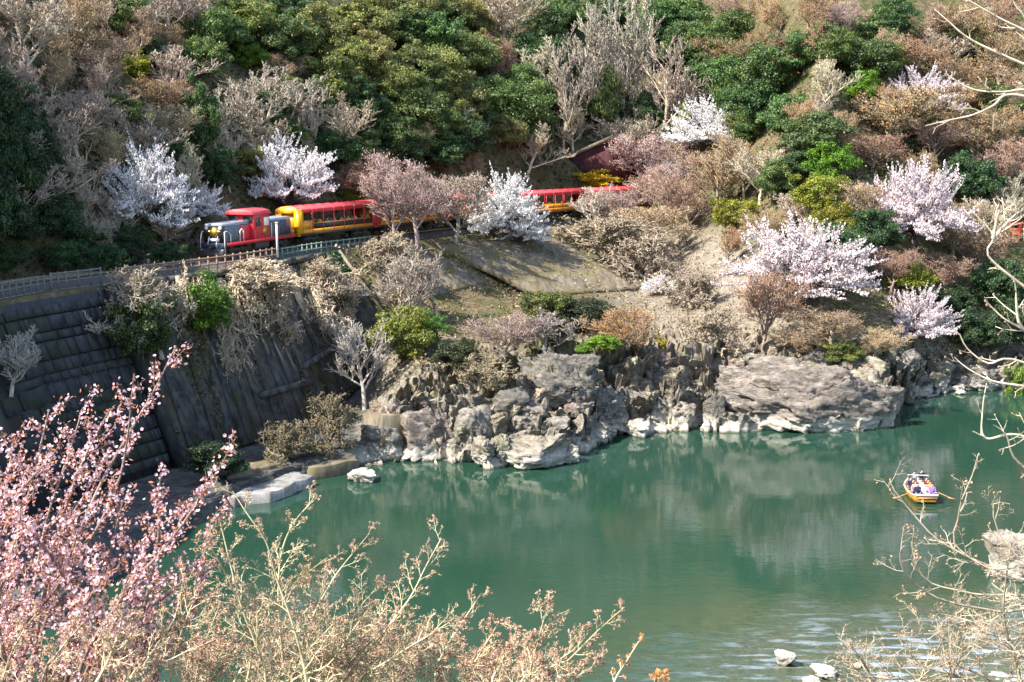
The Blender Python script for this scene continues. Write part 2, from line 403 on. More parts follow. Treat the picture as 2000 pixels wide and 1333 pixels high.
SEC = [
    sec(0, (-26, 46), (-28, 46.5, 1.3), None, (-53, 50, 38), (-66, 52, 58), (-105, 60, 92)),
    sec(1, (-22, 76), (-23.2, 76.6, 1.3), None, (-44.3, 88.5, 35), (-57, 98, 54), (-92, 130, 92)),
    sec(2, (-18.5, 86), (-19.2, 86.8, 1.2), None, (-42, 101.5, 33), (-54, 118, 51), (-88, 160, 92)),
    sec(3, (-15, 91), (-15.8, 92, 1.1), None, (-39, 116, 30), (-50, 136, 48), (-75, 190, 92)),
    sec(4, (-13, 94), (-13.8, 95, 1.1), None, (-35, 127, 29.5), (-43, 150, 47.5), (-62, 205, 92)),
    sec(5, (-11, 96.5), (-11.6, 98, 1.2), (-13.2, 118.6, 3.0), (-29, 139, 29.5), (-35, 163, 47.5), (-48, 220, 92)),
    sec(6, (-7.5, 97), (-7.2, 102, 4.6), (-10.2, 121, 8.6), (-26, 144, 29.5), (-31, 168, 47.5), (-42, 226, 92)),
    sec(7, (-2, 95.8), (-4.2, 104, 5.3), (-6.3, 130, 9.3), (-21, 151, 29.5), (-26, 175, 47.5), (-32, 232, 92)),
    sec(8, (4.8, 97), (2.2, 110, 6.5), (0, 137, 8.4), (-13, 163, 30), (-17, 188, 48), (-20, 242, 92)),
    sec(9, (8.5, 105), (8.2, 112, 6.0), (8.6, 142, 8), (-4, 175, 30.5), (-6, 200, 49), (-5, 250, 92)),
    sec(10, (13.5, 108), (13.5, 115, 5.4), (14.3, 147, 7.6), (6, 187, 31), (6, 212, 50), (8, 256, 92)),
    sec(11, (17, 108.3), (17, 116, 5.2), (21, 152, 8.8), (18, 196, 31), (20, 216, 48), (25, 260, 92)),
    psec((22, 108.2), [(1440, 692, 117), (1430, 560, 138), (1430, 450, 155), (1430, 420, 159), (1430, 300, 178), (1430, 100, 203)], (40, 260, 88)),
    psec((29, 108), [(1600, 692, 116), (1600, 580, 124), (1600, 500, 131), (1600, 450, 137), (1600, 300, 152), (1600, 100, 168)], (55, 240, 88)),
    psec((33, 109.5), [(1740, 692, 119), (1740, 600, 127), (1740, 500, 136), (1740, 440, 142), (1740, 300, 157), (1740, 100, 173)], (70, 235, 88)),
    psec((37, 118), [(1770, 722, 124), (1790, 640, 130), (1800, 520, 139), (1810, 450, 146), (1820, 300, 161), (1830, 100, 177)], (85, 235, 88)),
    psec((44, 126), [(1880, 712, 131), (1890, 630, 136), (1900, 520, 144), (1910, 450, 150), (1920, 300, 165), (1930, 100, 180)], (105, 235, 90)),
    psec((55, 129), [(2060, 710, 134), (2060, 630, 139), (2070, 520, 147), (2080, 450, 153), (2090, 300, 167), (2110, 100, 182)], (125, 235, 90)),
    psec((90, 136), [(2560, 710, 141), (2560, 630, 146), (2560, 520, 153), (2560, 450, 158), (2560, 300, 172), (2560, 100, 187)], (160, 235, 90)),
]
SEC = np.array(SEC, float)                      # (sections, 9, 3)
def loft(ns, nl):
    """dense grid; ns sub-steps per section, nl list of sub-steps per level"""
    S = len(SEC); us = np.concatenate([np.linspace(i, i + 1, ns, endpoint=False) for i in range(S - 1)] + [[S - 1]])
    vs_ = np.concatenate([np.linspace(j, j + 1, nl[j], endpoint=False) for j in range(8)] + [[8]])
    return loft_at(us[:, None] + 0 * vs_[None], vs_[None] + 0 * us[:, None])
def loft_at(U, Vv):
    S = len(SEC); i = np.clip(np.floor(U).astype(int), 0, S - 2); j = np.clip(np.floor(Vv).astype(int), 0, 7); a = (U - i)[..., None]; b = (Vv - j)[..., None]
    # smooth a little across sections so that the bank does not show straight facets
    sm = a * a * (3 - 2 * a) * .5 + a * .5
    return (SEC[i, j] * (1 - sm) + SEC[i + 1, j] * sm) * (1 - b) + (SEC[i, j + 1] * (1 - sm) + SEC[i + 1, j + 1] * sm) * b, U + 0 * Vv, Vv + 0 * U
NL = [4, 34, 40, 34, 10, 26, 22, 20]
P, U, Vv = loft(26, NL)
nu, nv = P.shape[:2]
Pf = P.reshape(-1, 3).copy(); Uf = U.ravel(); Vf = Vv.ravel()
# rock relief
def bumpw(v, a, b, c, d): return np.clip((v - a) / (b - a + 1e-9), 0, 1) * np.clip((d - v) / (d - c + 1e-9), 0, 1)
wallz = bumpw(Uf, -1, 0, 5.0, 5.4)
rk = bumpw(Vf, .6, 1.25, 1.95, 2.45) * (1 - .72 * wallz * (Vf > 1.0)) * np.clip((Uf - 4.9) / .6, 0.35, 1)
r1 = fbm(Pf * np.array([.16, .16, .3]), 5, 3, True); r2 = fbm(Pf * np.array([.55, .4, .9]) + r1[:, None] * .6, 4, 9, True)
hillw = bumpw(Vf, 5.1, 5.8, 8, 9) + .25 * bumpw(Vf, 3.0, 3.3, 3.6, 4.0) * (1 - wallz)
h1 = fbm(Pf * .09, 4, 21)
Q_ = Pf @ np.array([[.87, -.35, .34], [.37, .93, 0], [-.32, .13, .94]]).T
c1 = cells(Q_ * np.array([.26, .30, .55]) + .4 * r1[:, None], 11, 1.0); c2 = cells(Q_ * np.array([.75, .8, 1.7]) + .3 * r1[:, None], 31, 1.0); c3 = cells(Q_ * np.array([1.8, 1.6, 3.6]), 51, 1.0)
Pf[:, 2] += rk * (1.0 * r1 + .35 * r2 + np.where(Uf > 8.5, 1.1, 1.7) * c1 + .85 * c2 + .3 * c3 - .1) + hillw * h1 * 2.5
Pf[:, 0] += rk * .8 * fbm(Pf * .4 + 50, 3, 5); Pf[:, 1] += rk * (.9 * fbm(Pf * .4 + 90, 3, 6) - 1.5 * c1 - .9 * c2 - .35 * c3)
qi = (np.arange(nu - 1)[:, None] * nv + np.arange(nv - 1)[None]).ravel()
TF = np.stack([qi, qi + nv, qi + nv + 1, qi + 1], axis=1)
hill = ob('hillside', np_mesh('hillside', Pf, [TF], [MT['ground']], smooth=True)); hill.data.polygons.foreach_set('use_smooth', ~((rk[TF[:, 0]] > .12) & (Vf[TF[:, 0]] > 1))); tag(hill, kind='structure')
hill['label'] = 'steep wooded river bank with rock at its foot'
BVH = BVHTree.FromPolygons([tuple(v) for v in Pf], [tuple(f) for f in TF])
def ground(px, py):
    r = ray(px, py); h = BVH.ray_cast(Vector(CAMP), Vector(r).normalized())
    if h[0] is None: return None
    return np.array(h[0])
def gz(x, y, default=0.0):
    h = BVH.ray_cast(Vector((x, y, 200)), Vector((0, 0, -1)))
    return h[0].z if h[0] is not None else default

# river
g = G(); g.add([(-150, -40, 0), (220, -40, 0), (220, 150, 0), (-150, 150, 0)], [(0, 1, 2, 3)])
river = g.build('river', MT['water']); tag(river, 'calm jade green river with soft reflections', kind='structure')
# near bank below the camera
xs = np.linspace(-90, 120, 90); ys = np.linspace(-30, 66, 60); X, Y = np.meshgrid(xs, ys, indexing='ij')
sh = 49 + 4.5 / (1 + np.exp(-(X - 19) / 2.5)) + 8 / (1 + np.exp(-(X - 44) / 4.0)) - 0.1 * np.clip(X + 20, None, 0)
Z = np.where(Y < 3, 23.3 - .02 * (3 - Y), 23.3 - (Y - 3) * 22.9 / (47 - 3))
Z = np.where(Y > 43, np.maximum(Z, .5 - (Y - sh + 3) * .16) * 0 + np.where(Z > .8, Z, np.clip(.35 - (Y - sh) * .12, -4, .9)), Z)
N2 = np.stack([X.ravel(), Y.ravel(), Z.ravel()], 1); Zf = Z.ravel() + .25 * fbm(N2 * .5, 4, 44) * (N2[:, 1] > 4)
N2[:, 2] = Zf; q = (np.arange(89)[:, None] * 60 + np.arange(59)[None]).ravel()
def nearmat():
    m = M('near_bank_ground'); p = m.pos(); z = m.xyz(p)[2]; n = m.noise(p, 6, 6, .7)
    gr = m.ramp(n, [(.3, (.08, .075, .065)), (.5, (.2, .185, .165)), (.7, (.36, .34, .31))]); so_ = m.ramp(n, [(.3, (.05, .04, .02)), (.7, (.16, .13, .07))])
    m.bump(n, .8, .1); return m.set(m.mix(m.maprange(z, 1.2, 2.5), gr, so_), .9)
nbank = ob('near_bank', np_mesh('near_bank', N2, [np.stack([q, q + 60, q + 61, q + 1], 1)], [nearmat()], smooth=True)); tag(nbank, 'near bank and gravel bar below the viewpoint', kind='structure')
def nearz(x, y):
    i = np.argmin((N2[:, 0] - x) ** 2 + (N2[:, 1] - y) ** 2); return float(N2[i, 2])
# ------------------------------------------------------------------ tree library (unit trees: crown radius 1, height 1)
def grow(seed, levels, up=.1, wob=.25, trunk=.45, spread=(35, 60), start=.3, flat=0.0, r0=.035, lean=0.0, zmin=None):
    """levels: list of (children per parent, length ratio). returns list of per-level segments (p0,p1,r0,r1)"""
    R = random.Random(seed); out = [[] for _ in range(len(levels) + 1)]
    def rnd(): return Vector((R.gauss(0, 1), R.gauss(0, 1), R.gauss(0, 1)))
    def br(p, d, L, r, lv):
        ns = 5 if lv == 0 else (4 if lv < 3 else 2); pts = [p.copy()]; q = p.copy(); rr = [r]; rend = r * (.45 if lv < len(levels) else .3)
        for k in range(ns):
            d = (d + rnd() * wob * (.5 if lv == 0 else 1) * .5 + Vector((0, 0, up)) * (1 if lv else .3)).normalized()
            if flat and lv > 0: d = Vector((d.x, d.y, d.z * (1 - flat))).normalized()
            if zmin is not None and d.z < zmin: d = Vector((d.x, d.y, zmin + .3 * (zmin - d.z) * 0)).normalized()
            q = q + d * (L / ns); pts.append(q.copy()); rr.append(r + (rend - r) * (k + 1) / ns)
        for k in range(ns): out[lv].append((pts[k], pts[k + 1], rr[k], rr[k + 1]))
        if lv >= len(levels): return
        cnt, ratio = levels[lv]
        for c in range(cnt):
            t = start + (1 - start) * ((c + R.random() * .8) / cnt) if lv == 0 else .2 + .8 * (c + R.random()) / cnt
            t = min(t, .999); k = int(t * ns); f = t * ns - k; pp = pts[k].lerp(pts[k + 1], f); dd = (pts[k + 1] - pts[k]).normalized()
            ax = dd.orthogonal().normalized(); ax.rotate(Matrix.Rotation(R.random() * 6.283 if lv else c * 2.4 + R.random(), 3, dd))
            nd = dd.copy(); nd.rotate(Matrix.Rotation(RAD(R.uniform(*spread)), 3, ax))
            rc = (rr[k] + (rr[k + 1] - rr[k]) * f) * .62
            br(pp, nd, L * ratio * R.uniform(.7, 1.2) * (1.15 - .4 * t if lv == 0 else 1 - .35 * t), max(rc, .0028), lv + 1)
    br(Vector((0, 0, 0)), Vector((lean, 0, 1)).normalized(), trunk, r0, 0)
    return out
def arr(sg):
    return (np.array([s[0] for s in sg]), np.array([s[1] for s in sg]), np.array([s[2] for s in sg]), np.array([s[3] for s in sg]))
def norm_factor(P, pct=93):
    rad = np.percentile(np.hypot(P[:, 0], P[:, 1]), pct); return np.array([1 / rad, 1 / rad, 1 / P[:, 2].max()])
def bare_tree(seed, levels, nbud=0, budsize=.02, budcloud=.02, thick=1.0, kind='bud', budlv=None, **kw):
    rng = np.random.default_rng(seed); out = grow(seed, levels, **kw)
    allp = np.concatenate([arr(o)[1] for o in out if o]); nf = norm_factor(allp)
    tV = []; tF = []; n = 0; meshes = {}
    for part, lvs, sides in (('trunk', (0, 1), 5), ('twigs', range(2, len(out)), 3)):
        Vs = []; Fs = []; n = 0
        for lv in lvs:
            if lv < len(out) and out[lv]:
                a = arr(out[lv]); V, F = segs(a[0], a[1], a[2] * thick, a[3] * thick, sides); Vs.append(V); Fs.append(F + n); n += len(V)
        if Vs: meshes[part] = (np.concatenate(Vs) * nf, np.concatenate(Fs))
    if nbud:
        lvs = budlv or (len(out) - 1,); src = [arr(out[l]) for l in lvs]; p0 = np.concatenate([s[0] for s in src]); p1 = np.concatenate([s[1] for s in src])
        L = np.linalg.norm(p1 - p0, axis=1); idx = rng.choice(len(p0), nbud, p=L / L.sum()); t = rng.random((nbud, 1))
        C = (p0[idx] * (1 - t) + p1[idx] * t + rng.normal(size=(nbud, 3)) * budcloud) * nf
        N = rng.normal(size=(nbud, 3)) + np.array([0, 0, .6]); N[:, 2] = np.abs(N[:, 2])
        V, F = quads(C, N, rng.uniform(.6, 1.4, nbud) * budsize, rng, 1.1)
        V = C.repeat(4, 0) + (V - C.repeat(4, 0)) * np.array([1, 1, .9])
        meshes['crown'] = (V, F)
    return meshes
def leafy_tree(seed, nclump=34, per=260, cr=.30, shape=(1, 1, .42), zc=.56, leaf=.055, trunk=.7, low=.35):
    rng = np.random.default_rng(seed); d = rng.normal(size=(nclump, 3)); d /= np.linalg.norm(d, axis=1)[:, None]
    rad = rng.uniform(.3, .95, (nclump, 1)); C = d * rad * (1 + .35 * fbm(d * 1.6 + seed * 3.1, 2, seed)[:, None]); C[:, 2] = np.where(C[:, 2] < -.5, C[:, 2] * .6, C[:, 2])
    csz = rng.uniform(.65, 1.25, nclump) * cr
    dd = rng.normal(size=(nclump * per, 3)); dd /= np.linalg.norm(dd, axis=1)[:, None]
    rr = rng.uniform(.2, 1.25, (nclump * per, 1)) ** .8; k = np.repeat(np.arange(nclump), per)
    Pn = C[k] + dd * rr * csz[k][:, None] * np.array([1, 1, .8])
    Pn = Pn + fbm(Pn * 5 + seed, 3, seed)[:, None] * .13
    Pn = Pn * np.array(shape) + np.array([0, 0, zc])
    N = dd * .8 + rng.normal(size=dd.shape) * .55 + np.array([0, 0, .45])
    V, F = quads(Pn, N, rng.uniform(.6, 1.35, len(Pn)) * leaf, rng, 1.15)
    V = Pn.repeat(4, 0) + (V - Pn.repeat(4, 0)) * np.array([1, 1, .62])
    out = grow(seed, [(7, .75), (4, .6)], trunk=trunk, r0=.03, start=.35); Vs = []; Fs = []; n = 0
    for o in out:
        a = arr(o); v, f = segs(a[0], a[1], a[2], a[3], 5); Vs.append(v * np.array([1.1, 1.1, 1])); Fs.append(f + n); n += len(v)
    z = np.concatenate(Vs); z[:, 2] = np.minimum(z[:, 2], .9)
    f = 1 / Pn[:, 2].max()
    return {'trunk': (z, np.concatenate(Fs)), 'crown': (V * np.array([1 / .98, 1 / .98, f]), F)}
LIB = {}
def reg(kind, meshes, cm):
    d = {}
    for part, (V, F) in meshes.items():
        d[part] = np_mesh(kind + '_' + part, V, [F], [MT[cm] if part == 'crown' else MT['bark']])
    LIB.setdefault(kind, []).append(d)
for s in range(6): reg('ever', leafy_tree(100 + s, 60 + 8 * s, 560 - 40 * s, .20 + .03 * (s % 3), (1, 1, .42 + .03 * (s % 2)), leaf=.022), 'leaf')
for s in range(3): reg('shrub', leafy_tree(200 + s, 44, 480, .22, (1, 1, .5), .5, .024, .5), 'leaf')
for s in range(5): reg('bare', bare_tree(300 + s, [(10, .75), (8, .6), (8, .5), (5, .45)], up=.2, trunk=.5, spread=(25, 58), r0=.019, thick=1.0, zmin=.0, wob=.34), 'bud')
for s in range(3): reg('tallbare', bare_tree(330 + s, [(10, .5), (7, .55), (6, .5), (4, .45)], up=.3, trunk=.85, start=.2, spread=(18, 42), r0=.014, zmin=.1), 'bud')
for s in range(4): reg('budding', bare_tree(400 + s, [(10, .8), (8, .62), (7, .52), (4, .45)], 6500, .010, .016, up=.14, trunk=.42, spread=(28, 60), r0=.015, budlv=(3, 4), zmin=.05, wob=.32), 'bud')
def cherry_dome(seed, nl=64, nb=34000, size=.0115, droop=.1):
    rng = np.random.default_rng(seed); lim = []; tw = []; wts = []
    sect = rng.uniform(.8, 1.1, 9)
    for k in range(nl):
        th = math.asin(min(1, max(-.05, rng.uniform(-.05, 1.0) ** 1.0 if k % 3 else rng.uniform(-.05, .6)))); ph = k * 2.39996 + rng.normal() * .2; sc = sect[int((ph % 6.2832) / 6.2832 * 9)] * rng.uniform(.84, 1.02)
        E = np.array([math.cos(th) * math.cos(ph) * sc, math.cos(th) * math.sin(ph) * sc, .36 + .60 * math.sin(th) * sc - droop * math.cos(th) ** 4])
        S = np.array([0, 0, rng.uniform(.16, .34)]); mid = (S + E) / 2 + np.array([0, 0, .10 * math.cos(th)]) + rng.normal(size=3) * .05
        t = np.linspace(0, 1, 7)[:, None]; P = (1 - t) ** 2 * S + 2 * t * (1 - t) * mid + t * t * E + rng.normal(size=(7, 3)) * .012; r = np.linspace(.014, .0035, 7)
        lim += [(P[i], P[i + 1], r[i], r[i + 1]) for i in range(6)]
        for c in range(13):
            u = .38 + .62 * (c + rng.random()) / 13; i = min(int(u * 6), 5); pp = P[i] + (P[i + 1] - P[i]) * (u * 6 - i); d = P[i + 1] - P[i]; d /= np.linalg.norm(d)
            sd = np.cross(d, [0, 0, 1.0]); sd /= np.linalg.norm(sd) + 1e-6; v = d * rng.uniform(.4, 1) + sd * rng.choice([-1, 1]) * rng.uniform(.5, 1.1) + np.array([0, 0, rng.uniform(-.05, .28)]); v /= np.linalg.norm(v); L = rng.uniform(.10, .24)
            q1 = pp + v * L * .5; q2 = pp + v * L + np.array([0, 0, .02]); tw += [(pp, q1, .0036, .003), (q1, q2, .003, .002)]
    tr = [(np.array([0, 0, -.02]), np.array([.01, 0, .18]), .045, .034), (np.array([.01, 0, .18]), np.array([0, .01, .36]), .034, .02)]
    src = tw + lim; p0 = np.array([q[0] for q in src]); p1 = np.array([q[1] for q in src]); L = np.linalg.norm(p1 - p0, axis=1); L[len(tw):] *= (np.hypot(p1[len(tw):, 0], p1[len(tw):, 1]) > .35) * .8
    idx = rng.choice(len(p0), nb, p=L / L.sum()); t = rng.random((nb, 1)); C = p0[idx] * (1 - t) + p1[idx] * t + rng.normal(size=(nb, 3)) * np.array([.0085, .0085, .0075])
    N = rng.normal(size=(nb, 3)) + np.array([0, 0, .6]); V, F = quads(C, N, rng.uniform(.55, 1.4, nb) * size, rng, 1.0)
    nf = np.array([1, 1, 1 / C[:, 2].max()]); out = {}
    for nm, sg, k in (('trunk', tr + lim, 5), ('twigs', tw, 3)):
        a = arr(sg); v, f = segs(*a, k); out[nm] = (v * nf, f)
    out['crown'] = (V * nf, F); return out
for s in range(6): reg('cherry', cherry_dome(500 + s, 84 + 8 * (s % 3), 42000, droop=.06 + .05 * (s % 3)), 'blossom')
for s in range(3): reg('thicket', bare_tree(600 + s, [(16, .9), (9, .6), (7, .5), (4, .45)], 3500, .011, .015, up=.03, trunk=.18, spread=(20, 85), start=.05, r0=.016, wob=.55), 'bud')

def jit(c, R, a=.15):
    k = 1 + R.uniform(-a, a); return tuple(max(0, x * k * (1 + R.uniform(-a, a) * .4)) for x in c)
TR = random.Random(5)
def plant(kind, base, rx, h, ccol, bcol, name, label, cat, group=None, var=None, rz=None, parts=('trunk', 'twigs', 'crown'), lean=0):
    vs_ = LIB[kind]; d = vs_[TR.randrange(len(vs_)) if var is None else var % len(vs_)]
    e = thing(name, label, cat, tuple(base), TR.random() * 6.283 if rz is None else rz, group); e.scale = (rx, rx, h)
    if lean: e.rotation_euler = (0, lean, e.rotation_euler[2])
    for part in parts:
        if part in d:
            o = ob('crown' if part == 'crown' else part, d[part], e); o.color = (*(ccol if part == 'crown' else bcol), 1)
    return e
# kind code -> (library, crown colour, bark colour, name, words, category)
KIND = {
    'E': ('ever', (.066, .125, .04), (.10, .08, .06), 'evergreen_tree', 'dark green evergreen tree', 'tree'),
    'D': ('ever', (.032, .062, .026), (.07, .06, .05), 'evergreen_tree', 'blackish green evergreen tree', 'tree'),
    'O': ('ever', (.185, .20, .055), (.12, .10, .07), 'evergreen_tree', 'olive green broadleaf tree', 'tree'),
    'B': ('shrub', (.07, .15, .012), (.12, .10, .07), 'leafy_bush', 'bright green leafy bush', 'bush'),
    'Y': ('shrub', (.16, .17, .022), (.14, .11, .07), 'leafy_bush', 'yellow-green leafy bush', 'bush'),
    'G': ('bare', (.24, .21, .18), (.46, .39, .30), 'bare_tree', 'leafless grey-brown tree', 'tree'),
    'T': ('tallbare', (.2, .18, .15), (.40, .345, .27), 'bare_tree', 'tall slender leafless tree', 'tree'),
    'N': ('budding', (.40, .30, .17), (.40, .325, .23), 'budding_tree', 'tan tree just coming into bud', 'tree'),
    'R': ('budding', (.36, .215, .135), (.28, .22, .175), 'budding_tree', 'rust-brown tree coming into bud', 'tree'),
    'A': ('budding', (.40, .265, .125), (.29, .23, .165), 'budding_tree', 'orange-brown tree coming into bud', 'tree'),
    'K': ('budding', (.38, .275, .225), (.32, .265, .235), 'budding_tree', 'pinkish brown tree coming into bud', 'tree'),
    'W': ('cherry', (.93, .92, .90), (.10, .08, .07), 'cherry_tree', 'white blossoming cherry tree', 'tree'),
    'P': ('cherry', (.85, .745, .75), (.12, .09, .08), 'cherry_tree', 'pale pink blossoming cherry tree', 'tree'),
    'H': ('thicket', (.34, .26, .17), (.33, .27, .19), 'dry_thicket', 'dry straw-coloured thicket', 'thicket'),
}
# crowns seen in the photograph: kind, centre x, centre y, half width, half height
TREES = '''
G 60 60 90 80|G 40 165 85 80|N 135 60 70 70|N 195 125 75 60|E 162 50 28 52|N 262 60 75 60|G 312 35 55 50|A 330 80 48 40|Y 265 122 40 32|G 335 132 65 55|G 172 165 70 60|A 318 190 66 44|O 232 222 58 42|G 150 225 75 62
G 92 255 75 70|G 120 335 80 75|D 30 225 58 75|D 18 330 60 100|D 75 300 50 70|N 335 245 60 50|D 110 420 60 60|G 165 400 60 70|G 200 455 60 55
G 392 30 60 45|E 422 62 56 50|E 398 122 54 52|E 452 28 50 40|O 492 40 64 52|B 490 112 36 30|O 560 82 66 62|E 560 18 56 38|O 622 60 66 60|G 480 195 80 75|G 562 195 70 66|N 550 130 46 36|E 390 235 46 92|G 620 245 70 82|E 530 225 44 50|E 562 258 42 42|O 652 165 64 62|G 448 290 46 66|O 488 318 50 40|D 432 335 46 56|E 655 292 56 46|G 370 330 50 60
O 690 40 64 54|O 760 28 64 54|O 722 110 66 62|O 800 62 76 62|E 842 85 64 62|O 872 28 56 44|O 762 172 66 62|O 850 142 66 60|O 902 112 64 54|E 700 212 66 62|O 802 222 76 62|O 892 192 66 62|O 942 98 44 44|G 982 40 76 54|R 1000 118 64 56|E 960 192 56 54|E 1012 212 66 62|E 1030 170 46 40|E 1042 252 46 54|E 762 272 64 54|O 842 258 60 50|E 902 272 64 54|D 722 292 56 44|G 1030 285 66 50|D 792 302 56 44|G 680 245 56 66|O 990 262 40 44|D 860 305 60 36|N 930 320 50 34
T 1130 120 64 120|T 1182 105 64 130|T 1235 125 64 125|E 1070 60 54 60|E 1104 30 50 40|E 1192 25 60 40|E 1290 50 64 54|O 1262 88 54 50|E 1342 92 54 52|T 1290 165 60 95|O 1170 195 44 82|B 1215 238 22 32|G 1120 240 56 54|D 1262 225 46 56|D 1090 150 44 80
E 1336 36 60 50|E 1308 96 50 46|A 1382 108 54 34|E 1392 158 64 52|E 1432 60 56 52|A 1462 92 50 40|E 1502 142 74 72|E 1482 205 64 62|E 1552 112 62 54|A 1520 28 54 42|A 1592 28 54 42|E 1542 235 64 54|G 1610 158 46 52|K 1652 40 54 44|E 1702 70 56 54|E 1690 122 64 52|E 1742 38 50 44|B 1685 172 42 36|G 1612 212 48 44|O 1590 268 74 54|B 1622 318 50 46|E 1570 315 50 44|R 1802 50 64 54|A 1872 60 64 54|R 1932 40 64 52|A 1952 112 62 56|G 1862 102 64 44|A 1882 150 64 44|A 1735 228 115 66|A 1902 262 84 50|R 1955 315 74 62|R 1702 292 64 34|O 1922 205 64 44|G 1962 385 54 54|D 1885 352 64 60|Y 1602 378 64 42|Y 1622 430 52 40|N 1452 320 62 64|G 1484 335 50 50|A 1402 352 64 60|R 1345 392 66 54|Y 1432 420 52 36|D 1702 452 54 50|O 1520 350 50 44|N 1980 180 50 50
R 1902 482 84 50|D 1955 562 64 60|R 1852 532 64 44|D 1965 642 56 54|Y 1772 545 62 42|A 1622 640 76 44|R 1490 592 76 76|N 1702 662 66 40|O 1640 688 46 26|D 1900 645 60 50|D 1860 590 50 40|N 1550 668 50 36|E 1640 480 60 50
W 288 352 108 100|W 562 335 96 84|W 985 366 84 50 474|W 1020 425 56 46 482|W 1378 242 92 60|P 1800 175 82 56|P 1782 390 112 92|P 1560 500 150 92|P 1785 610 88 62|W 1287 550 38 22|P 1312 330 50 26|W 395 390 52 40
D 40 440 60 50|D 130 500 46 40|D 210 505 40 36|D 330 495 36 30|D 20 270 60 80|D 60 215 46 50|D 100 370 50 50|D 300 420 40 44|D -40 300 70 120|D -30 420 70 90|D -60 180 80 100|D 10 500 50 40|G 240 420 60 60|D 250 470 40 40|G 330 440 50 50|G 60 380 70 60|D 160 470 45 40|G 20 100 60 60|N 100 140 60 50|G 230 30 60 50|G 280 270 60 60|N 210 300 60 60|G 420 230 50 60|E 350 300 40 50|G 520 300 50 50|N 600 310 46 44|O 700 300 44 40
O 730 60 60 50|O 830 20 60 40|O 920 40 50 44|O 680 120 56 50|O 810 130 60 54|O 880 240 56 50|E 930 230 50 50|G 1060 140 50 70|T 1100 180 50 90|T 1210 170 50 100|G 1330 190 56 60|O 1350 240 44 44|G 1250 260 50 50|R 1440 30 50 40|E 1620 90 54 50|A 1780 110 60 40|A 1840 200 60 44|R 1830 270 60 44|A 1960 250 50 50|N 1660 400 50 50|R 1700 400 46 40|N 1860 440 60 50|G 1930 430 56 50|A 1830 330 60 44|E 1460 250 44 44|E 1420 190 50 44|G 1540 400 50 44|N 1500 440 50 40|R 1740 520 56 40
K 815 360 92 66 480|K 770 385 70 60 484|K 1262 312 84 58|R 690 345 62 44|K 1205 408 62 42 455|K 1285 358 76 56 440|R 1300 372 60 50|N 1260 440 80 44|K 890 400 76 66 478|Y 690 375 40 26|Y 1162 349 60 22|G 1165 400 60 46 458|A 1420 470 40 40
'''
BANDS = [(110, 'along the photo top'), (215, 'high on the slope'), (330, 'midway up the slope'), (470, 'at train level'), (2000, 'on the bank below the track')]
ORD = ['leftmost', 'second from left', 'third from left', 'fourth from left', 'fifth from left', 'sixth from left', 'seventh from left', 'eighth from left', 'ninth from left', 'tenth from left', 'eleventh from left', 'twelfth from left', '13th from left', '14th from left', '15th from left', '16th from left', '17th from left', '18th from left', '19th from left'] + [f'{n}{"st" if n % 10 == 1 else "nd" if n % 10 == 2 else "rd" if n % 10 == 3 else "th"} from left' for n in range(20, 60)]
rows = []
XR = random.Random(99)
for _ in range(60):
    _x = XR.uniform(-20, 2010); _y = XR.uniform(-10, 300); _k = XR.choice('GGNO' if _x < 400 else ('OOEGN' if _x < 1060 else ('TGGEO' if _x < 1330 else 'AAREGNO'))); TREES += f'|{_k} {_x:.0f} {_y:.0f} {XR.uniform(34, 60):.0f} {XR.uniform(32, 56):.0f}'
for ln in TREES.replace('\n', '|').split('|'):
    if ln.strip():
        q = ln.split(); rows.append((q[0], *map(float, q[1:5]), float(q[5]) if len(q) > 5 else None))
def band(cy): return next(i for i, (lim, _) in enumerate(BANDS) if cy < lim)
fam = {}
for i, r in enumerate(rows): fam.setdefault((KIND[r[0]][4], band(r[2])), []).append((r[1], i))
SPECIAL = {
    (288, 352): 'white blossoming cherry tree standing left of the red locomotive',
    (395, 390): 'small white cherry tree right behind the front of the locomotive',
    (562, 335): 'white blossoming cherry tree rising behind the first yellow coach',
    (985, 366): 'upper white cherry tree with flat layers in front of the coaches',
    (1020, 425): 'lower white cherry tree hanging over the track above the concrete apron',
    (1378, 242): 'white cherry tree standing alone on the slope above the train tail',
    (1287, 550): 'tiny white cherry sapling on the pale grassy gully',
    (1560, 500): 'large dome-shaped pale pink cherry tree above the broad rock',
    (1782, 390): 'tall pink cherry tree right of the dome-shaped one, higher up the slope',
    (1800, 175): 'pink cherry tree high on the slope near the top right corner',
    (1785, 610): 'pink cherry tree low on the bank beside the dark inlet',
    (1312, 330): 'small pale pink cherry between the bare trees above the train tail',
}
LABEL = {}
for (wd, b), lst in fam.items():
    lst.sort()
    for rank, (x, i) in enumerate(lst):
        LABEL[i] = f'{wd} {BANDS[b][1]}, {ORD[rank]}' if len(lst) > 1 else f'{wd} {BANDS[b][1]}'
RJ = random.Random(77)
ALT = {'O': [(.13, .155, .046), (.095, .125, .045), (.16, .165, .062), (.075, .11, .04)], 'E': [(.06, .115, .04), (.045, .09, .035), (.075, .12, .04)]}
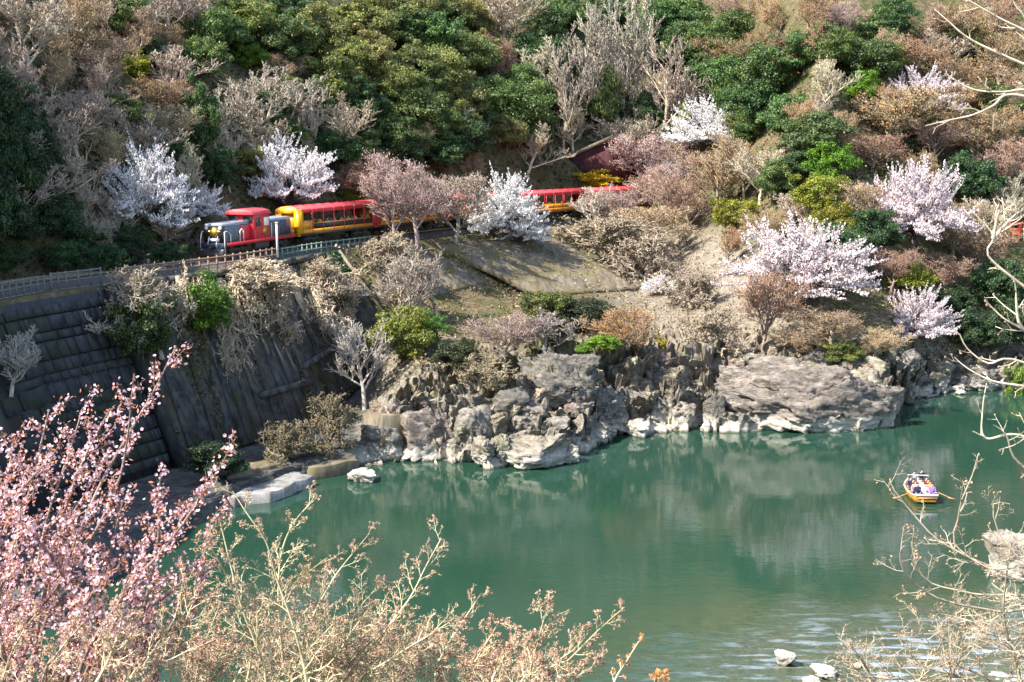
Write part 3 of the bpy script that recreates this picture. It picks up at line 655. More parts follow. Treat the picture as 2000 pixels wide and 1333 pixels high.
for i, (k, cx, cy, rx, ry, by_) in enumerate(rows):
    lib, cc, bc, nm, wd, cat = KIND[k]
    by = cy + ry * (1.25 if lib in ('bare', 'budding', 'tallbare') else 1.18 if lib == 'cherry' else 1.02)
    if (cx, cy) == (1162, 349): cc = (.50, .40, .03)
    if k in ALT: cc = RJ.choice(ALT[k])
    by = by_ or by; p = ground(cx, by)
    if p is None: continue
    s = mpp(p); h = (by - (cy - ry)) * s * 1.02
    plant(lib, p - np.array([0, 0, .25]), rx * s * (1.0 if lib != 'cherry' else 1.0), h, jit(cc, RJ, .18 if lib != 'cherry' else .03), jit(bc, RJ, .15), nm, SPECIAL.get((int(cx), int(cy)), LABEL[i]), cat, 'trees on the far slope')

# undergrowth: ground cover that nobody could count
def scatter(name, n, vr, ur, size, cols, label, seed, lift=.25, ok=None, nz=.5):
    rng = np.random.default_rng(seed); u = rng.uniform(*ur, n); v = rng.uniform(*vr, n); Pq, _, _ = loft_at(u, v)
    cl = fbm(Pq * .25, 3, seed); keep = cl > rng.uniform(-.9, .35, n)
    if ok is not None: keep &= ok(Pq, u, v)
    Pq = Pq[keep]; out = []
    zz = np.array([gz(x, y, z) for x, y, z in Pq]); Pq[:, 2] = zz + rng.uniform(-.05, 1, len(Pq)) ** 2 * lift
    rep = 5; C = np.repeat(Pq, rep, 0) + rng.normal(size=(len(Pq) * rep, 3)) * np.array([.35, .35, .22])
    N = rng.normal(size=C.shape) + np.array([0, -.2, nz])
    V, F = quads(C, N, rng.uniform(.5, 1.4, len(C)) * size, rng, 1.3)
    mi = np.repeat(rng.integers(0, len(cols), len(Pq)), rep)
    mats = []
    for j, c in enumerate(cols):
        mm = M(f'{name}_{j}'); g_ = mm.node('ShaderNodeNewGeometry'); cc = mm.mix(g_.outputs['Random Per Island'], tuple(x * .5 for x in c), tuple(x * 1.4 for x in c)); mats.append(mm.set(cc, .8, 0, .15))
    o = ob(name, np_mesh(name, V, [F], mats, [mi])); tag(o, label, kind='stuff'); return o
scatter('undergrowth', 16000, (5.0, 7.2), (.6, 17), .16, [(.03, .045, .015), (.06, .055, .02), (.12, .085, .045), (.02, .035, .015)], 'low brush and leaf litter under the trees of the slope', 1, .9)
scatter('bank_brush', 6000, (2.15, 4.0), (5.35, 17), .11, [(.20, .15, .08), (.28, .22, .13), (.09, .085, .03), (.15, .10, .06)], 'dry grass and low brush on the bank below the track', 2, .5)
# ------------------------------------------------------------------ railway track on its bench
def dense(pts, step=.5):
    pts = np.asarray(pts, float); k = len(pts); out = []
    for i in range(k - 1):
        p0, p1, p2, p3 = pts[max(i - 1, 0)], pts[i], pts[i + 1], pts[min(i + 2, k - 1)]
        n = max(2, int(np.linalg.norm(p2 - p1) / step))
        for t in np.linspace(0, 1, n, endpoint=False):
            out.append(.5 * ((2 * p1) + (-p0 + p2) * t + (2 * p0 - 5 * p1 + 4 * p2 - p3) * t * t + (-p0 + 3 * p1 - 3 * p2 + p3) * t ** 3))
    out.append(pts[-1]); return np.array(out)
TP = dense(TRK, .4); TD = np.gradient(TP, axis=0); TD /= np.linalg.norm(TD, axis=1)[:, None]; TNn = np.stack([TD[:, 1], -TD[:, 0]], 1)
ARC = np.concatenate([[0], np.cumsum(np.linalg.norm(np.diff(TP, axis=0), axis=1))])
def trk(s): return np.array([np.interp(s, ARC, TP[:, 0]), np.interp(s, ARC, TP[:, 1])])
def trn(s):
    n = np.array([np.interp(s, ARC, TNn[:, 0]), np.interp(s, ARC, TNn[:, 1])]); return n / np.linalg.norm(n)
def arc_at_y(y): return float(np.interp(y, TP[:, 1], ARC))
RAILZ = 15.0
def strip(offs, i0=0, i1=None):
    """cross-section offsets (lateral, z) swept along the track"""
    Q = TP[i0:i1]; Nn = TNn[i0:i1]; k = len(offs)
    V = np.concatenate([[(q[0] + n[0] * o, q[1] + n[1] * o, z) for (o, z) in offs] for q, n in zip(Q, Nn)])
    F = [(a * k + j, a * k + j + 1, (a + 1) * k + j + 1, (a + 1) * k + j) for a in range(len(Q) - 1) for j in range(k - 1)]
    return V, F
g = G(); g.add(*strip([(-2.6, 14.1), (-1.7, 14.72), (1.7, 14.72), (2.6, 14.1)]))
bed = g.build('track_bed', MT['ballast']); tag(bed, 'dark ballast bed of the single railway track', kind='structure')
for sgn in (-1, 1):
    o = sgn * .55; g = G(); g.add(*strip([(o - .04, 14.8), (o - .04, 15), (o + .04, 15), (o + .04, 14.8)])); g.build('rail', MT['rail'], bed)
sm = G().box((0, 0, 0), (2.1, .24, .16)).mesh('sleeper', [MT['sleeper']])
for s in np.arange(arc_at_y(78), arc_at_y(114), .75):
    p = trk(s); n = trn(s); q = ob('sleeper', sm, bed, (p[0], p[1], 14.74)); q.rotation_euler = (0, 0, math.atan2(n[1], n[0]))

# ------------------------------------------------------------------ retaining wall under the track
def wall_pt(u, v):
    """u section coordinate, v 0 bottom (level 3) .. 1 top (level 4)"""
    q, _, _ = loft_at(np.array([float(u)]), np.array([3.0 + min(v, .9999)])); return q[0]
def wall_n(u):
    a = wall_pt(u - .02, .5); b = wall_pt(u + .02, .5); t = b - a; c = wall_pt(u, .9) - wall_pt(u, .1); n = np.cross(t, c); n /= np.linalg.norm(n); return n if n[0] > 0 else -n
def slab(g, u0, u1, v0, v1, off0, off1, m=0, inset=0.0, skew=0.0):
    """block lying on the wall face between two params, from off0 to off1 outwards"""
    n = wall_n((u0 + u1) / 2); c = [wall_pt(u0 - skew, v0), wall_pt(u1 - skew, v0), wall_pt(u1, v1), wall_pt(u0, v1)]
    cen = sum(c) / 4; ci = [cen + (p - cen) * (1 - inset) for p in c]
    V = [p + n * off0 for p in c] + [p + n * off1 for p in ci]
    g.add(V, [(0, 3, 2, 1), (4, 5, 6, 7), (0, 1, 5, 4), (1, 2, 6, 5), (2, 3, 7, 6), (3, 0, 4, 7)], m); return g
wl = thing('retaining_wall', 'tall dark concrete retaining wall of long slanted panels below the railway', 'wall')
ul = np.linspace(2.2, 4.97, 20)
WR = random.Random(8)
for a, b in zip(ul[:-1], ul[1:]):
    e = (b - a) * .05
    slab(G(), a + e, b - e, -.0, .955, .05, .45 + WR.uniform(-.07, .08), 0, .012, .1).build('panel', MT['wall'], wl)
g = G()
for a, b in zip(np.linspace(2.0, 5.0, 14)[:-1], np.linspace(2.0, 5.0, 14)[1:]): slab(g, a, b, .96, .995, -.2, .62)
g.build('coping', MT['wall'], wl)
slab(G(), 2.0, 2.1, 0, .99, .0, .85).build('buttress', MT['stone'], wl)
for k, u in enumerate((3.35, 4.05)):
    g = G(); slab(g, u, u + .75 - .15 * k, .22 + .1 * k, .255 + .1 * k, .3, 1.0); g.build('ledge', MT['wall'], wl)
rng = np.random.default_rng(14); uq = rng.uniform(2.1, 4.98, 14000); vq = rng.random(14000) ** .55
kq = fbm(np.stack([uq * 5, vq * 2.2, uq * 0 + 3], 1), 4, 8) > .1; uq = uq[kq]; vq = vq[kq]; C = loft_at(uq, 3 + np.minimum(vq, .99))[0]
WN = np.array([wall_n(x) for x in np.linspace(2.1, 4.98, 30)]); C = C + WN[np.clip(((uq - 2.1) / 2.88 * 29).astype(int), 0, 29)] * rng.uniform(.44, .6, (len(uq), 1))
C = np.array(C); V, F = quads(C, rng.normal(size=C.shape) * .6 + np.array([.6, -.4, .5]), rng.uniform(.05, .16, len(C)), rng)
tag(ob('moss_tufts', np_mesh('moss_tufts', V, [F], [MT['leaf']]), wl, color=(.085, .075, .022)), kind='stuff')
# ladder-like rusty strut on the wall
rs = thing('rusty_strut', 'rusty brown stepped steel strut leaning against the dark wall', 'strut')
p0 = wall_pt(4.62, .86) + wall_n(4.6) * .8; p1 = wall_pt(4.72, .35) + wall_n(4.6) * .8
G().tube([p0, p1], .22, 4).build('beam', MT['rust'], rs); G().tube([p0 + np.array([.75, .25, 0]), p1 + np.array([.75, .25, 0])], .12, 4).build('beam', MT['rust'], rs)
for t in np.linspace(.06, .95, 9):
    c = p0 + (p1 - p0) * t; G().box(c + np.array([.38, .12, 0]), (.85, .25, .16), .3).build('rung', MT['rust'], rs)
# masonry section on the left
ms = thing('masonry_wall', 'old masonry wall of dark stone blocks at the far left', 'wall')
g = G()
for a in np.linspace(.75, 2.0, 13): slab(g, a, a + .1, .0, .98, -.4, .02)
g.build('backing', MT['black'], ms)
SR = random.Random(3); vr_ = np.linspace(.03, .95, 15) + np.array([0] + [SR.uniform(-.018, .018) for _ in range(13)] + [0])
for r in range(14):
    u = .8 + SR.uniform(0, .06)
    while u < 1.97:
        du = SR.uniform(.055, .15); u1 = min(u + du, 1.99)
        if u1 - u > .03: slab(G(), u + .004, u1 - .004, vr_[r] + .004, vr_[r + 1] - .004, -.02, .16 + SR.uniform(-.02, .02), 0, .02).build('stone', MT['stone'], ms)
        u = u1
# ivy wall beyond the panels, with its pale edge
iv = thing('ivy_wall', 'ivy-covered dark wall end with a pale concrete edge under the green fence', 'wall')
g = G()
for a, b in zip(np.linspace(4.97, 5.55, 6)[:-1], np.linspace(4.97, 5.55, 6)[1:]): slab(g, a, b, -.05, .985, -.3, .25)
g.build('wall_face', MT['wall'], iv)
rng = np.random.default_rng(4); uq = rng.uniform(4.9, 5.52, 2600); vq = rng.random(2600) ** .8
kq = fbm(np.stack([uq * 6, vq * 5, uq * 0], 1), 3, 5) > -.25; C = loft_at(uq[kq], 3 + np.minimum(vq[kq], .99))[0]; n5 = wall_n(5.2); C = C + n5 * rng.uniform(.25, .5, (len(C), 1)); Nn = n5 + rng.normal(size=C.shape) * .5
V, F = quads(np.array(C), np.array(Nn), rng.uniform(.1, .2, len(C)), rng)
tag(ob('ivy', np_mesh('ivy', V, [F], [MT['leaf']]), iv, color=(.03, .075, .025)), kind='stuff')
a = wall_pt(5.5, .99); b = wall_pt(5.62, .1)
G().tube([a + np.array([.2, -.3, .2]), b + np.array([.4, -.4, .2])], .2, 4).build('edge_beam', MT['apron'], iv)
# ledges at the foot
def flat_block(name, px, z0, z1, mat, label, cat, parent=None, bevel=.06):
    raw = [atz(x, y, z1) for x, y in px]; pts = []; rg = np.random.default_rng(len(label or '') + len(px)); m_ = len(raw)
    for i in range(m_):
        for t_ in np.linspace(0, 1, 5, endpoint=False): pts.append(raw[i] * (1 - t_) + raw[(i + 1) % m_] * t_ + np.append(rg.normal(size=2) * .14, 0))
    cen = sum(pts) / len(pts)
    g = G(); k = len(pts); V = [(p[0], p[1], z1 + rg.normal() * .05) for p in pts] + [tuple(np.append((cen + (p - cen) * 1.06)[:2], z0)) for p in pts]
    g.add(V, [tuple(range(k)), tuple(range(k, 2 * k))[::-1]] + [(i, (i + 1) % k, k + (i + 1) % k, k + i) for i in range(k)])
    o = g.build(name, mat, parent, bevel); return tag(o, label, cat) if label else o
flat_block('concrete_ledge', [(440, 972), (525, 962), (612, 928), (560, 922), (470, 938), (428, 955)], -1.2, .75, MT['pale_concrete'], 'pale flat concrete ledge at the water by the wall foot', 'ledge')
flat_block('concrete_ledge', [(445, 930), (548, 905), (555, 893), (460, 908), (440, 918)], -.6, 1.5, MT['apron'], 'raised concrete step behind the pale ledge', 'ledge')
flat_block('concrete_ledge', [(215, 1010), (330, 990), (410, 962), (385, 950), (215, 985)], -1.2, .8, MT['wall'], 'shaded concrete ledge behind the pink blossoms', 'ledge')
flat_block('concrete_ledge', [(600, 918), (700, 898), (690, 885), (600, 905)], -1, .9, MT['apron'], 'narrow rocky ledge leading to the boulders', 'ledge')

# ------------------------------------------------------------------ fences along the track edge
def fence(name, y0, y1, mat, label, sp=1.15, hgt=1.1, rails=(.55, 1.05), off=2.75):
    e = thing(name, label, 'fence'); s = arc_at_y(y0); s1 = arc_at_y(y1); pts = []
    pm_ = G().box((0, 0, hgt / 2 + .05), (.12, .12, hgt + .1)).mesh('post', [mat])
    while s < s1:
        p = trk(s) + trn(s) * off; pts.append((p[0], p[1])); o = ob('post', pm_, e, (p[0], p[1], BENCH - .12)); o.rotation_euler = (0, 0, random.uniform(0, .2)); s += sp
    for h in rails:
        G().tube([(x, y, BENCH - .08 + h) for x, y in pts], .06, 4).build('rail', mat, e)
fence('track_fence', 74, 91.5, MT['fence_grey'], 'grey post-and-rail fence at the far left edge of the track', .8, 1.25, (.15, .7, 1.2))
fence('track_fence', 91.9, 96.2, MT['fence_grey'], 'short sunlit pale fence piece between the grey and brown fences', .95, 1.35, (.1, .7, 1.3))
fence('track_fence', 97.5, 116, MT['fence_brown'], 'brown post-and-rail fence in front of the locomotive', 1.0, 1.25, (.1, .6, 1.15))
fence('track_fence', 116.2, 131, MT['fence_green'], 'green metal fence below the first yellow coach', .95, 1.1, (.1, .55, 1.05))
g = ob('signal_post', G().tube([(0, 0, 0), (0, 0, 3.0)], .09, 8).cyl((0, 0, 3.05), .13, .12).mesh('signal_post', [MT['white']])); q = at(542, 503, 112.5); g.location = tuple(q); tag(g, 'thin white post beside the locomotive', 'post')
g = ob('signal_post', G().tube([(0, 0, 0), (0, 0, 2.0)], .07, 8).cyl((0, 0, 2.05), .1, .1).mesh('signal_post', [MT['hoodtop']])); g.location = tuple(at(314, 497, 112)); tag(g, 'thin grey post under the white cherry tree', 'post')
g = ob('marker_post', G().box((0, 0, .4), (.22, .22, .8)).box((0, 0, .84), (.26, .26, .08)).mesh('marker_post', [MT['white']])); g.location = tuple(at(291, 517, 106)); tag(g, 'small white marker post beside the track', 'post')

# ------------------------------------------------------------------ sprayed concrete apron below the train
def apron(corners, label, nx=40, ny=22, lift=.12, seed=1):
    c = [ground(*q) for q in corners]; A, B, C_, D = c
    uu, vv = np.meshgrid(np.linspace(0, 1, nx), np.linspace(0, 1, ny), indexing='ij'); uu = uu.ravel()[:, None]; vv = vv.ravel()[:, None]
    Q = (A * (1 - uu) + B * uu) * (1 - vv) + (D * (1 - uu) + C_ * uu) * vv
    Q[:, 2] += lift + .2 * fbm(Q * .8, 4, seed) + .12 * fbm(Q * np.array([1.2, 2.4, 1]) , 3, seed + 9, True); low = Q.copy(); low[:, 2] -= .55; low[:, 1] += .25
    V = np.concatenate([Q, low]); n = nx * ny; F = []
    for i in range(nx - 1):
        for j in range(ny - 1):
            a = i * ny + j; F.append((a, a + ny, a + ny + 1, a + 1))
    for i in range(nx - 1):
        for j in (0, ny - 1):
            a = i * ny + j; F.append((a, a + ny, a + ny + n, a + n))
    for j in range(ny - 1):
        for i in (0, nx - 1):
            a = i * ny + j; F.append((a, a + 1, a + 1 + n, a + n))
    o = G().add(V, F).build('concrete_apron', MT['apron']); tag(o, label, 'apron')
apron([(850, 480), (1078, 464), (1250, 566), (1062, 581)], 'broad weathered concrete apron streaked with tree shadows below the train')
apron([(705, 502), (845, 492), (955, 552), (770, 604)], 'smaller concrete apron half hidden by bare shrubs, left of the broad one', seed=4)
# dark red wall behind the train tail
RD = float(ground(1150, 338)[1]) - .8
rw = thing('red_wall', 'dark red retaining wall with a sloping grey coping behind the train tail', 'wall', tuple(at(1150, 340, RD)))
def loc_px(px, py, d, o): return np.array(at(px, py, d)) - np.array(o.location)
pl = [loc_px(*q, RD, rw) for q in ((1098, 350), (1102, 312), (1190, 272), (1240, 285), (1240, 350))]
V = pl + [p + np.array([.6, 1.6, 0]) for p in pl]; k = 5
G().add(V, [tuple(range(k)), tuple(range(k, 2 * k))[::-1]] + [(i, (i + 1) % k, k + (i + 1) % k, k + i) for i in range(k)]).build('wall_face', MT['redwall'], rw)
G().tube([loc_px(1058, 352, RD - .2, rw), loc_px(1102, 310, RD - .2, rw), loc_px(1192, 270, RD - .2, rw)], .28, 4).build('coping', MT['apron'], rw)
G().box(loc_px(1094, 325, RD - .5, rw), (.9, .7, 3.2)).build('pillar', MT['pale_concrete'], rw)
# vermilion railing at the right edge
vr = thing('vermilion_railing', 'orange-red railing with a white post cut by the right edge', 'railing', tuple(ground(1990, 470)))
for dx in (-1.1, 0, 1.1, 2.2): G().box((dx, 0, 1.0), (.2, .2, 2.2)).build('post', MT['vermilion'], vr, .02)
for z in (.7, 1.3, 1.95): G().box((.6, 0, z), (3.8, .16, .22)).build('rail', MT['vermilion'], vr, .02)
G().box((.5, -.15, .8), (.16, .12, 1.7)).build('post', MT['white'], vr, .01)
# broken concrete block above the boulders
cb = thing('concrete_block', 'broken concrete block with a dark right face among the boulders', 'concrete block', tuple(at(775, 850, 99.5)))
R_ = Euler((RAD(-8), RAD(4), RAD(38))).to_matrix()
G().prism([(-2.3, -.6), (1.5, -.6), (1.3, 1.1), (.2, 1.7), (-2.1, 1.9)], 'y', -1.3, 1.5).build('block', MT['apron'], cb, .08).rotation_euler = (RAD(-7), RAD(2), RAD(38))

# ------------------------------------------------------------------ train
def place_on_track(o, s):
    p = trk(s); n = trn(s); o.location = (p[0], p[1], RAILZ)
    o.rotation_euler = (0, 0, math.atan2(-n[0], n[1]))       # local +x = forward (towards the camera)
S_REAR = arc_at_y(121.3)
wheel = G().cyl((0, 0, 0), .43, .14, 'y', 18).cyl((0, -.02, 0), .2, .2, 'y', 12).mesh('wheel', [MT['under']])
def bogie(parent, x):
    b = G().box((x, .95, .5), (2.5, .12, .28)).box((x, -.95, .5), (2.5, .12, .28)).box((x, 0, .55), (.5, 1.9, .25)).box((x + .75, .98, .62), (.3, .2, .35)).box((x - .75, .98, .62), (.3, .2, .35)).box((x + .75, -.98, .62), (.3, .2, .35)).box((x - .75, -.98, .62), (.3, .2, .35)).build('bogie', MT['under'], parent)
    for dx in (-.75, .75):
        for y in (-.62, .62): ob('wheel', wheel, b, (x + dx, y, .43))
# local frame: +x forward, +y left of travel; river side (seen by the camera) is +y when travelling left
lo = thing('diesel_locomotive', 'red and grey diesel locomotive with centre cab leading the train', 'locomotive'); L2 = 12.2
place_on_track(lo, S_REAR - L2 / 2 - .25)
RIV = 1
G().box((0, 0, 1.02), (L2, 2.7, .28)).box((0, 0, .8), (4, 1.8, .5)).build('underframe', MT['under'], lo, .02)
G().box((0, 1.37, 1.06), (L2 - .1, .05, .3)).box((0, -1.37, 1.06), (L2 - .1, .05, .3)).build('sill_stripe', MT['red'], lo)
HB = 1.17
def hood(x0, x1, w_, top): return G().prism([(-w_ / 2, HB), (w_ / 2, HB), (w_ / 2, top - .25), (w_ / 2 - .25, top), (-w_ / 2 + .25, top), (-w_ / 2, top - .25)], 'x', x0, x1)
fh = hood(1.5, L2 / 2 - .25, 2.0, 2.75).build('front_hood', MT['hood'], lo, .03)
G().prism([(-.95, 2.62), (.95, 2.62), (.78, 2.86), (-.78, 2.86)], 'x', 1.5, L2 / 2 - .1).build('hood_top', MT['hoodtop'], fh, .02)
G().box((L2 / 2 - .23, 0, 1.95), (.1, 2.0, 1.5)).build('front_panel', MT['black'], fh)
G().box((2.35, 1.02, 1.85), (1.75, .06, 1.32)).build('side_panel', MT['red'], fh, .01)
G().box((1.3, 1.36, 1.6), (.4, .06, .8)).build('side_panel', MT['red'], fh, .01)
for x in (3.8, 4.8): G().box((x, 1.01, 1.85), (.8, .04, 1.1)).build('hood_door', MT['hood'], fh, .01)
rh = hood(-L2 / 2 + .2, -1.3, 2.0, 2.75).build('rear_hood', MT['hood'], lo, .03)
G().prism([(-.95, 2.62), (.95, 2.62), (.78, 2.86), (-.78, 2.86)], 'x', -L2 / 2 + .1, -1.3).build('hood_top', MT['hoodtop'], rh, .02)
G().box((-2.6, 1.01, 1.95), (1.8, .05, 1.2)).build('grille', MT['grille'], rh, .01)
for k in range(7): G().box((-2.6, 1.05, 1.45 + k * .16), (1.7, .04, .05)).build('louvre', MT['hood'], rh)
G().box((-4.7, 1.01, 1.95), (1.9, .05, 1.35)).build('side_panel', MT['navy'], rh, .01)
cabm = G().prism([(-1.35, HB), (1.35, HB), (1.35, 3.35), (1.1, 3.62), (-1.1, 3.62), (-1.35, 3.35)], 'x', -1.3, 1.5).build('cab', MT['red'], lo, .03)
G().prism([(-1.48, 3.38), (1.48, 3.38), (1.2, 3.72), (.5, 3.86), (-.5, 3.86), (-1.2, 3.72)], 'x', -1.5, 1.8).build('cab_roof', MT['roofred'], cabm, .02)
for y in (-.72, .72): G().box((1.52, y, 2.95), (.05, .95, .62)).build('window', MT['glass'], cabm, .01)
for x in (-.65, .75): G().box((x, 1.37, 2.7), (.85, .05, .75)).build('window', MT['glass'] if x > 0 else MT['lens'], cabm, .01)
for x in (-.65, .75): G().box((x, -1.37, 2.7), (.85, .05, .75)).build('window', MT['glass'], cabm, .01)
G().cyl((-.35, 1.38, 1.85), .34, .06, 'y', 20).cyl((-.35, 1.41, 1.85), .22, .06, 'y', 5).build('side_emblem', MT['gold'], cabm)
for y in (-.68, .68):
    h_ = G().cyl((L2 / 2 - .16, y, 2.45), .2, .2, 'x', 16).build('headlight', MT['hood'], lo); G().cyl((L2 / 2 - .05, y, 2.45), .16, .04, 'x', 16).build('lens', MT['lens'], h_)
em = G().cyl((L2 / 2 - .15, 0, 2.1), .42, .06, 'x', 20).build('front_emblem', MT['gold'], lo)
for sgn in (-1, 1): G().prism([(sgn * .15, 2.0), (sgn * .75, 2.15), (sgn * .7, 2.3), (sgn * .2, 2.25)], 'x', L2 / 2 - .2, L2 / 2 - .12).build('wing', MT['gold'], em)
G().box((L2 / 2 - .1, 0, 1.45), (.05, 1.1, .3)).build('number_plate', MT['white'], lo)
G().box((L2 / 2 + .02, 0, .95), (.16, 2.6, .5)).build('buffer_beam', MT['navy'], lo, .02)
G().prism([(L2 / 2 - .2, .12), (L2 / 2 + .5, .12), (L2 / 2 + .2, .7), (L2 / 2 - .2, .7)], 'y', -1.2, 1.2).build('snow_plough', MT['under'], lo, .02)
G().box((L2 / 2 + .3, 0, .95), (.6, .3, .3)).box((L2 / 2 + .6, .08, .95), (.25, .22, .36)).build('coupler', MT['under'], lo, .02)
for y in (-1.2, 1.2):
    G().tube([(L2 / 2 + .05, y, .35), (L2 / 2 + .08, y, 1.4), (L2 / 2 - .05, y * .93, 2.15), (L2 / 2 - .5, y * .93, 2.2), (L2 / 2 - .9, y, 1.9), (L2 / 2 - .9, y, 1.1)], .045, 6).build('handrail', MT['white'], lo)
    G().tube([(3.9, y * 1.12, 1.15), (3.9, y * 1.12, 2.1), (3.6, y * 1.12, 2.3), (3.3, y * 1.12, 2.1), (3.3, y * 1.12, 1.15)], .045, 6).build('handrail', MT['white'], lo)
    G().tube([(L2 / 2 + .05, y * .35, .6), (L2 / 2 + .15, y * .35, 1.2), (L2 / 2 - .1, y * .35, 1.75)], .035, 6).build('handrail', MT['white'], lo)
    G().tube([(-1.6, y * 1.12, 1.15), (-1.6, y * 1.12, 2.5)], .05, 6).build('handrail', MT['white'], lo)
    st = G()
    for z in (.3, .6): st.box((L2 / 2 - .35, y * 1.05, z), (.5, .3, .05))
    st.box((L2 / 2 - .6, y * 1.05, .6), (.05, .3, .8)).build('step', MT['under'], lo)
    G().cyl((L2 / 2 + .12, y * .85, .55), .1, .25, 'x', 10).build('brake_hose', MT['white'], lo)
bogie(lo, 3.9); bogie(lo, -3.9)
G().box((0, 1.05, .6), (2.4, .5, .55)).build('fuel_tank', MT['under'], lo, .03)

def coach(s, label, lower, lower2, first=False):
    c = thing('open_sided_coach', label, 'train coach', group='coaches of the sightseeing train'); place_on_track(c, s); L = 13.6; W = 2.66; h = W / 2
    G().box((0, 0, .98), (L, W - .1, .24)).box((0, 0, .7), (3.5, 1.6, .4)).build('underframe', MT['under'], c)
    G().box((0, 0, 1.12), (L, W, .06)).build('floor', MT['seat'], c)
    for sg in (1, -1):
        y = sg * (h - .03)
        sp = G().box((0, y, 1.28), (L, .07, .34)).build('side_sill', MT[lower], c)
        G().box((-.9, y, 1.72), (L - 3.6, .05, .52)).build('side_panel', MT[lower2], c)
        G().box((-.9, y + sg * .02, 2.0), (L - 3.4, .09, .07)).build('window_rail', MT['orange'], c)
        d = G().box((L / 2 - 1.35, y, 1.85), (1.5, .06, .8)).build('door', MT[lower], c); G().box((L / 2 - 1.35, y + sg * .03, 1.85), (.9, .03, .5)).build('door_panel', MT['orange'], d)
        for k, x in enumerate(np.linspace(-L / 2 + .35, L / 2 - .35, 8)):
            wide = k in (0, 7); G().box((x, y, 2.3 + .0), (.55 if wide else .1, .09, 2.3)).build('pillar', MT['roofred' if (k < 7 or not first) else 'yellow'], c)
        G().box((0, y, 3.2), (L - .1, .08, .3)).build('roof_beam', MT['red'], c)
    rf = [(-h - .08, 3.28), (h + .08, 3.28), (h - .15, 3.5), (h * .5, 3.66), (0, 3.71), (-h * .5, 3.66), (-h + .15, 3.5)]
    r = G().prism(rf, 'x', -L / 2 - .05, L / 2 + .05).build('roof', MT['roofred'], c)
    for x in np.linspace(-L / 2 + .6, L / 2 - .6, 9): G().prism([(-h * .52, 3.67), (0, 3.725), (h * .52, 3.67), (h * .52, 3.70), (0, 3.755), (-h * .52, 3.70)], 'x', x - .05, x + .05).build('roof_rib', MT['red'], r)
    for sg in (1, -1):
        x = sg * (L / 2 + .0); mt = MT['yellow'] if first and sg > 0 else MT['roofred']
        e = G()
        for yy in (-h + .28, h - .28): e.box((x, yy, 2.1), (.14, .6, 2.5))
        e.prism([(-h, 2.95), (h, 2.95), (h, 3.3), (h * .6, 3.6), (0, 3.72), (-h * .6, 3.6), (-h, 3.3)], 'x', x - .07, x + .07)
        e.box((x, 0, 1.3), (.12, 1.6, .5)); e.build('end_frame', mt, c)
        G().box((x - sg * .2, 0, 2.0), (.08, 1.5, 1.9)).build('end_door', MT['orange'], c)
    for x in np.linspace(-L / 2 + 1.9, L / 2 - 2.8, 8):
        for yy in (-.68, .68):
            st = G().box((x, yy, 1.52), (.42, 1.0, .07)).box((x - .2, yy, 1.78), (.07, 1.0, .55)).box((x, yy, 1.3), (.3, .9, .36)).build('seat', MT['seat'], c)
    bogie(c, 4.3); bogie(c, -4.3)
    return c
LC = 14.05
names = ['first open coach with bright yellow end frame behind the locomotive', 'second coach, orange with red roof, partly behind bare twigs', 'third coach behind the pinkish bare trees', 'fourth coach half hidden behind the white cherry tree', 'last visible coach at the tail of the train']
COACH = []
for k in range(5):
    COACH.append(coach(S_REAR + .35 + LC * (k + .5), names[k], 'orange', 'black' if k == 0 else 'orange', k == 0))
# ------------------------------------------------------------------ boulders and outcrops
def rock_mesh(seed, sub=4, cuts=16, cell=1.6, amp=.16, strata=0.0, noise=.06):
    bm = bmesh.new(); bmesh.ops.create_icosphere(bm, subdivisions=sub, radius=1.0); bm.verts.ensure_lookup_table()
    V = np.array([v.co[:] for v in bm.verts]); F = np.array([[v.index for v in f.verts] for f in bm.faces]); bm.free(); rng = np.random.default_rng(seed)
    V = V / np.max(np.abs(V) ** 1.0, axis=1)[:, None] * .55 + V * .5
    for _ in range(cuts):
        n = rng.normal(size=3); n /= np.linalg.norm(n); d = rng.uniform(.45, .9); k = V @ n - d; V = np.where(k[:, None] > 0, V - n * k[:, None] * .92, V)
    nn = V / np.linalg.norm(V, axis=1)[:, None]
    Rm = np.array(Euler((rng.uniform(-.5, .5), rng.uniform(-.5, .5), rng.uniform(0, 6))).to_matrix()); Q = V @ Rm.T * np.array([1, 1, 1 + strata * 3])
    V = V + nn * (amp * cells(Q * cell + seed, seed, 1.0) + amp * .45 * cells(Q * cell * 2.3, seed + 3, 1.0) + amp * .14 * cells(Q * cell * 5.2, seed + 7, 1.0) + noise * fbm(V * 4, 4, seed))[:, None]
    V[:, 2] -= np.percentile(V[:, 2], 12); V /= np.array([np.abs(V[:, 0]).max(), np.abs(V[:, 1]).max(), V[:, 2].max()])
    return np_mesh('rock', V, [F], [MT['rock']])
ROCKS = [rock_mesh(s, 5, 12 + s % 7, 1.9 + .5 * (s % 3), .12 + .04 * (s % 2), .4 * (s % 2), .03) for s in range(12)]
RR = random.Random(21)
def boulder(px, py, w_, h_, label, var=None, depth=.8, col=(1, 1, 1), rz=None, group=None, name='boulder', tilt=0, me=None, z0=None):
    p = ground(px, py + h_ * .5) if z0 is None else atz(px, py + h_ * .5, z0)
    if p[2] < -.1: p = atz(px, py + h_ * .5, 0.0)
    s = mpp(p); o = ob(name, me or ROCKS[(var if var is not None else RR.randrange(12)) % 12]); sx = w_ / 2 * s; o.scale = (sx, sx * depth, h_ * s * 1.15)
    o.location = (p[0], p[1] + sx * depth * .7, p[2] - h_ * s * .18); o.rotation_euler = (RR.uniform(-.1, .1), tilt + RR.uniform(-.1, .1), RR.uniform(-.5, .5) if rz is None else rz)
    o.color = (*col, 1); return tag(o, label, 'rock', group)
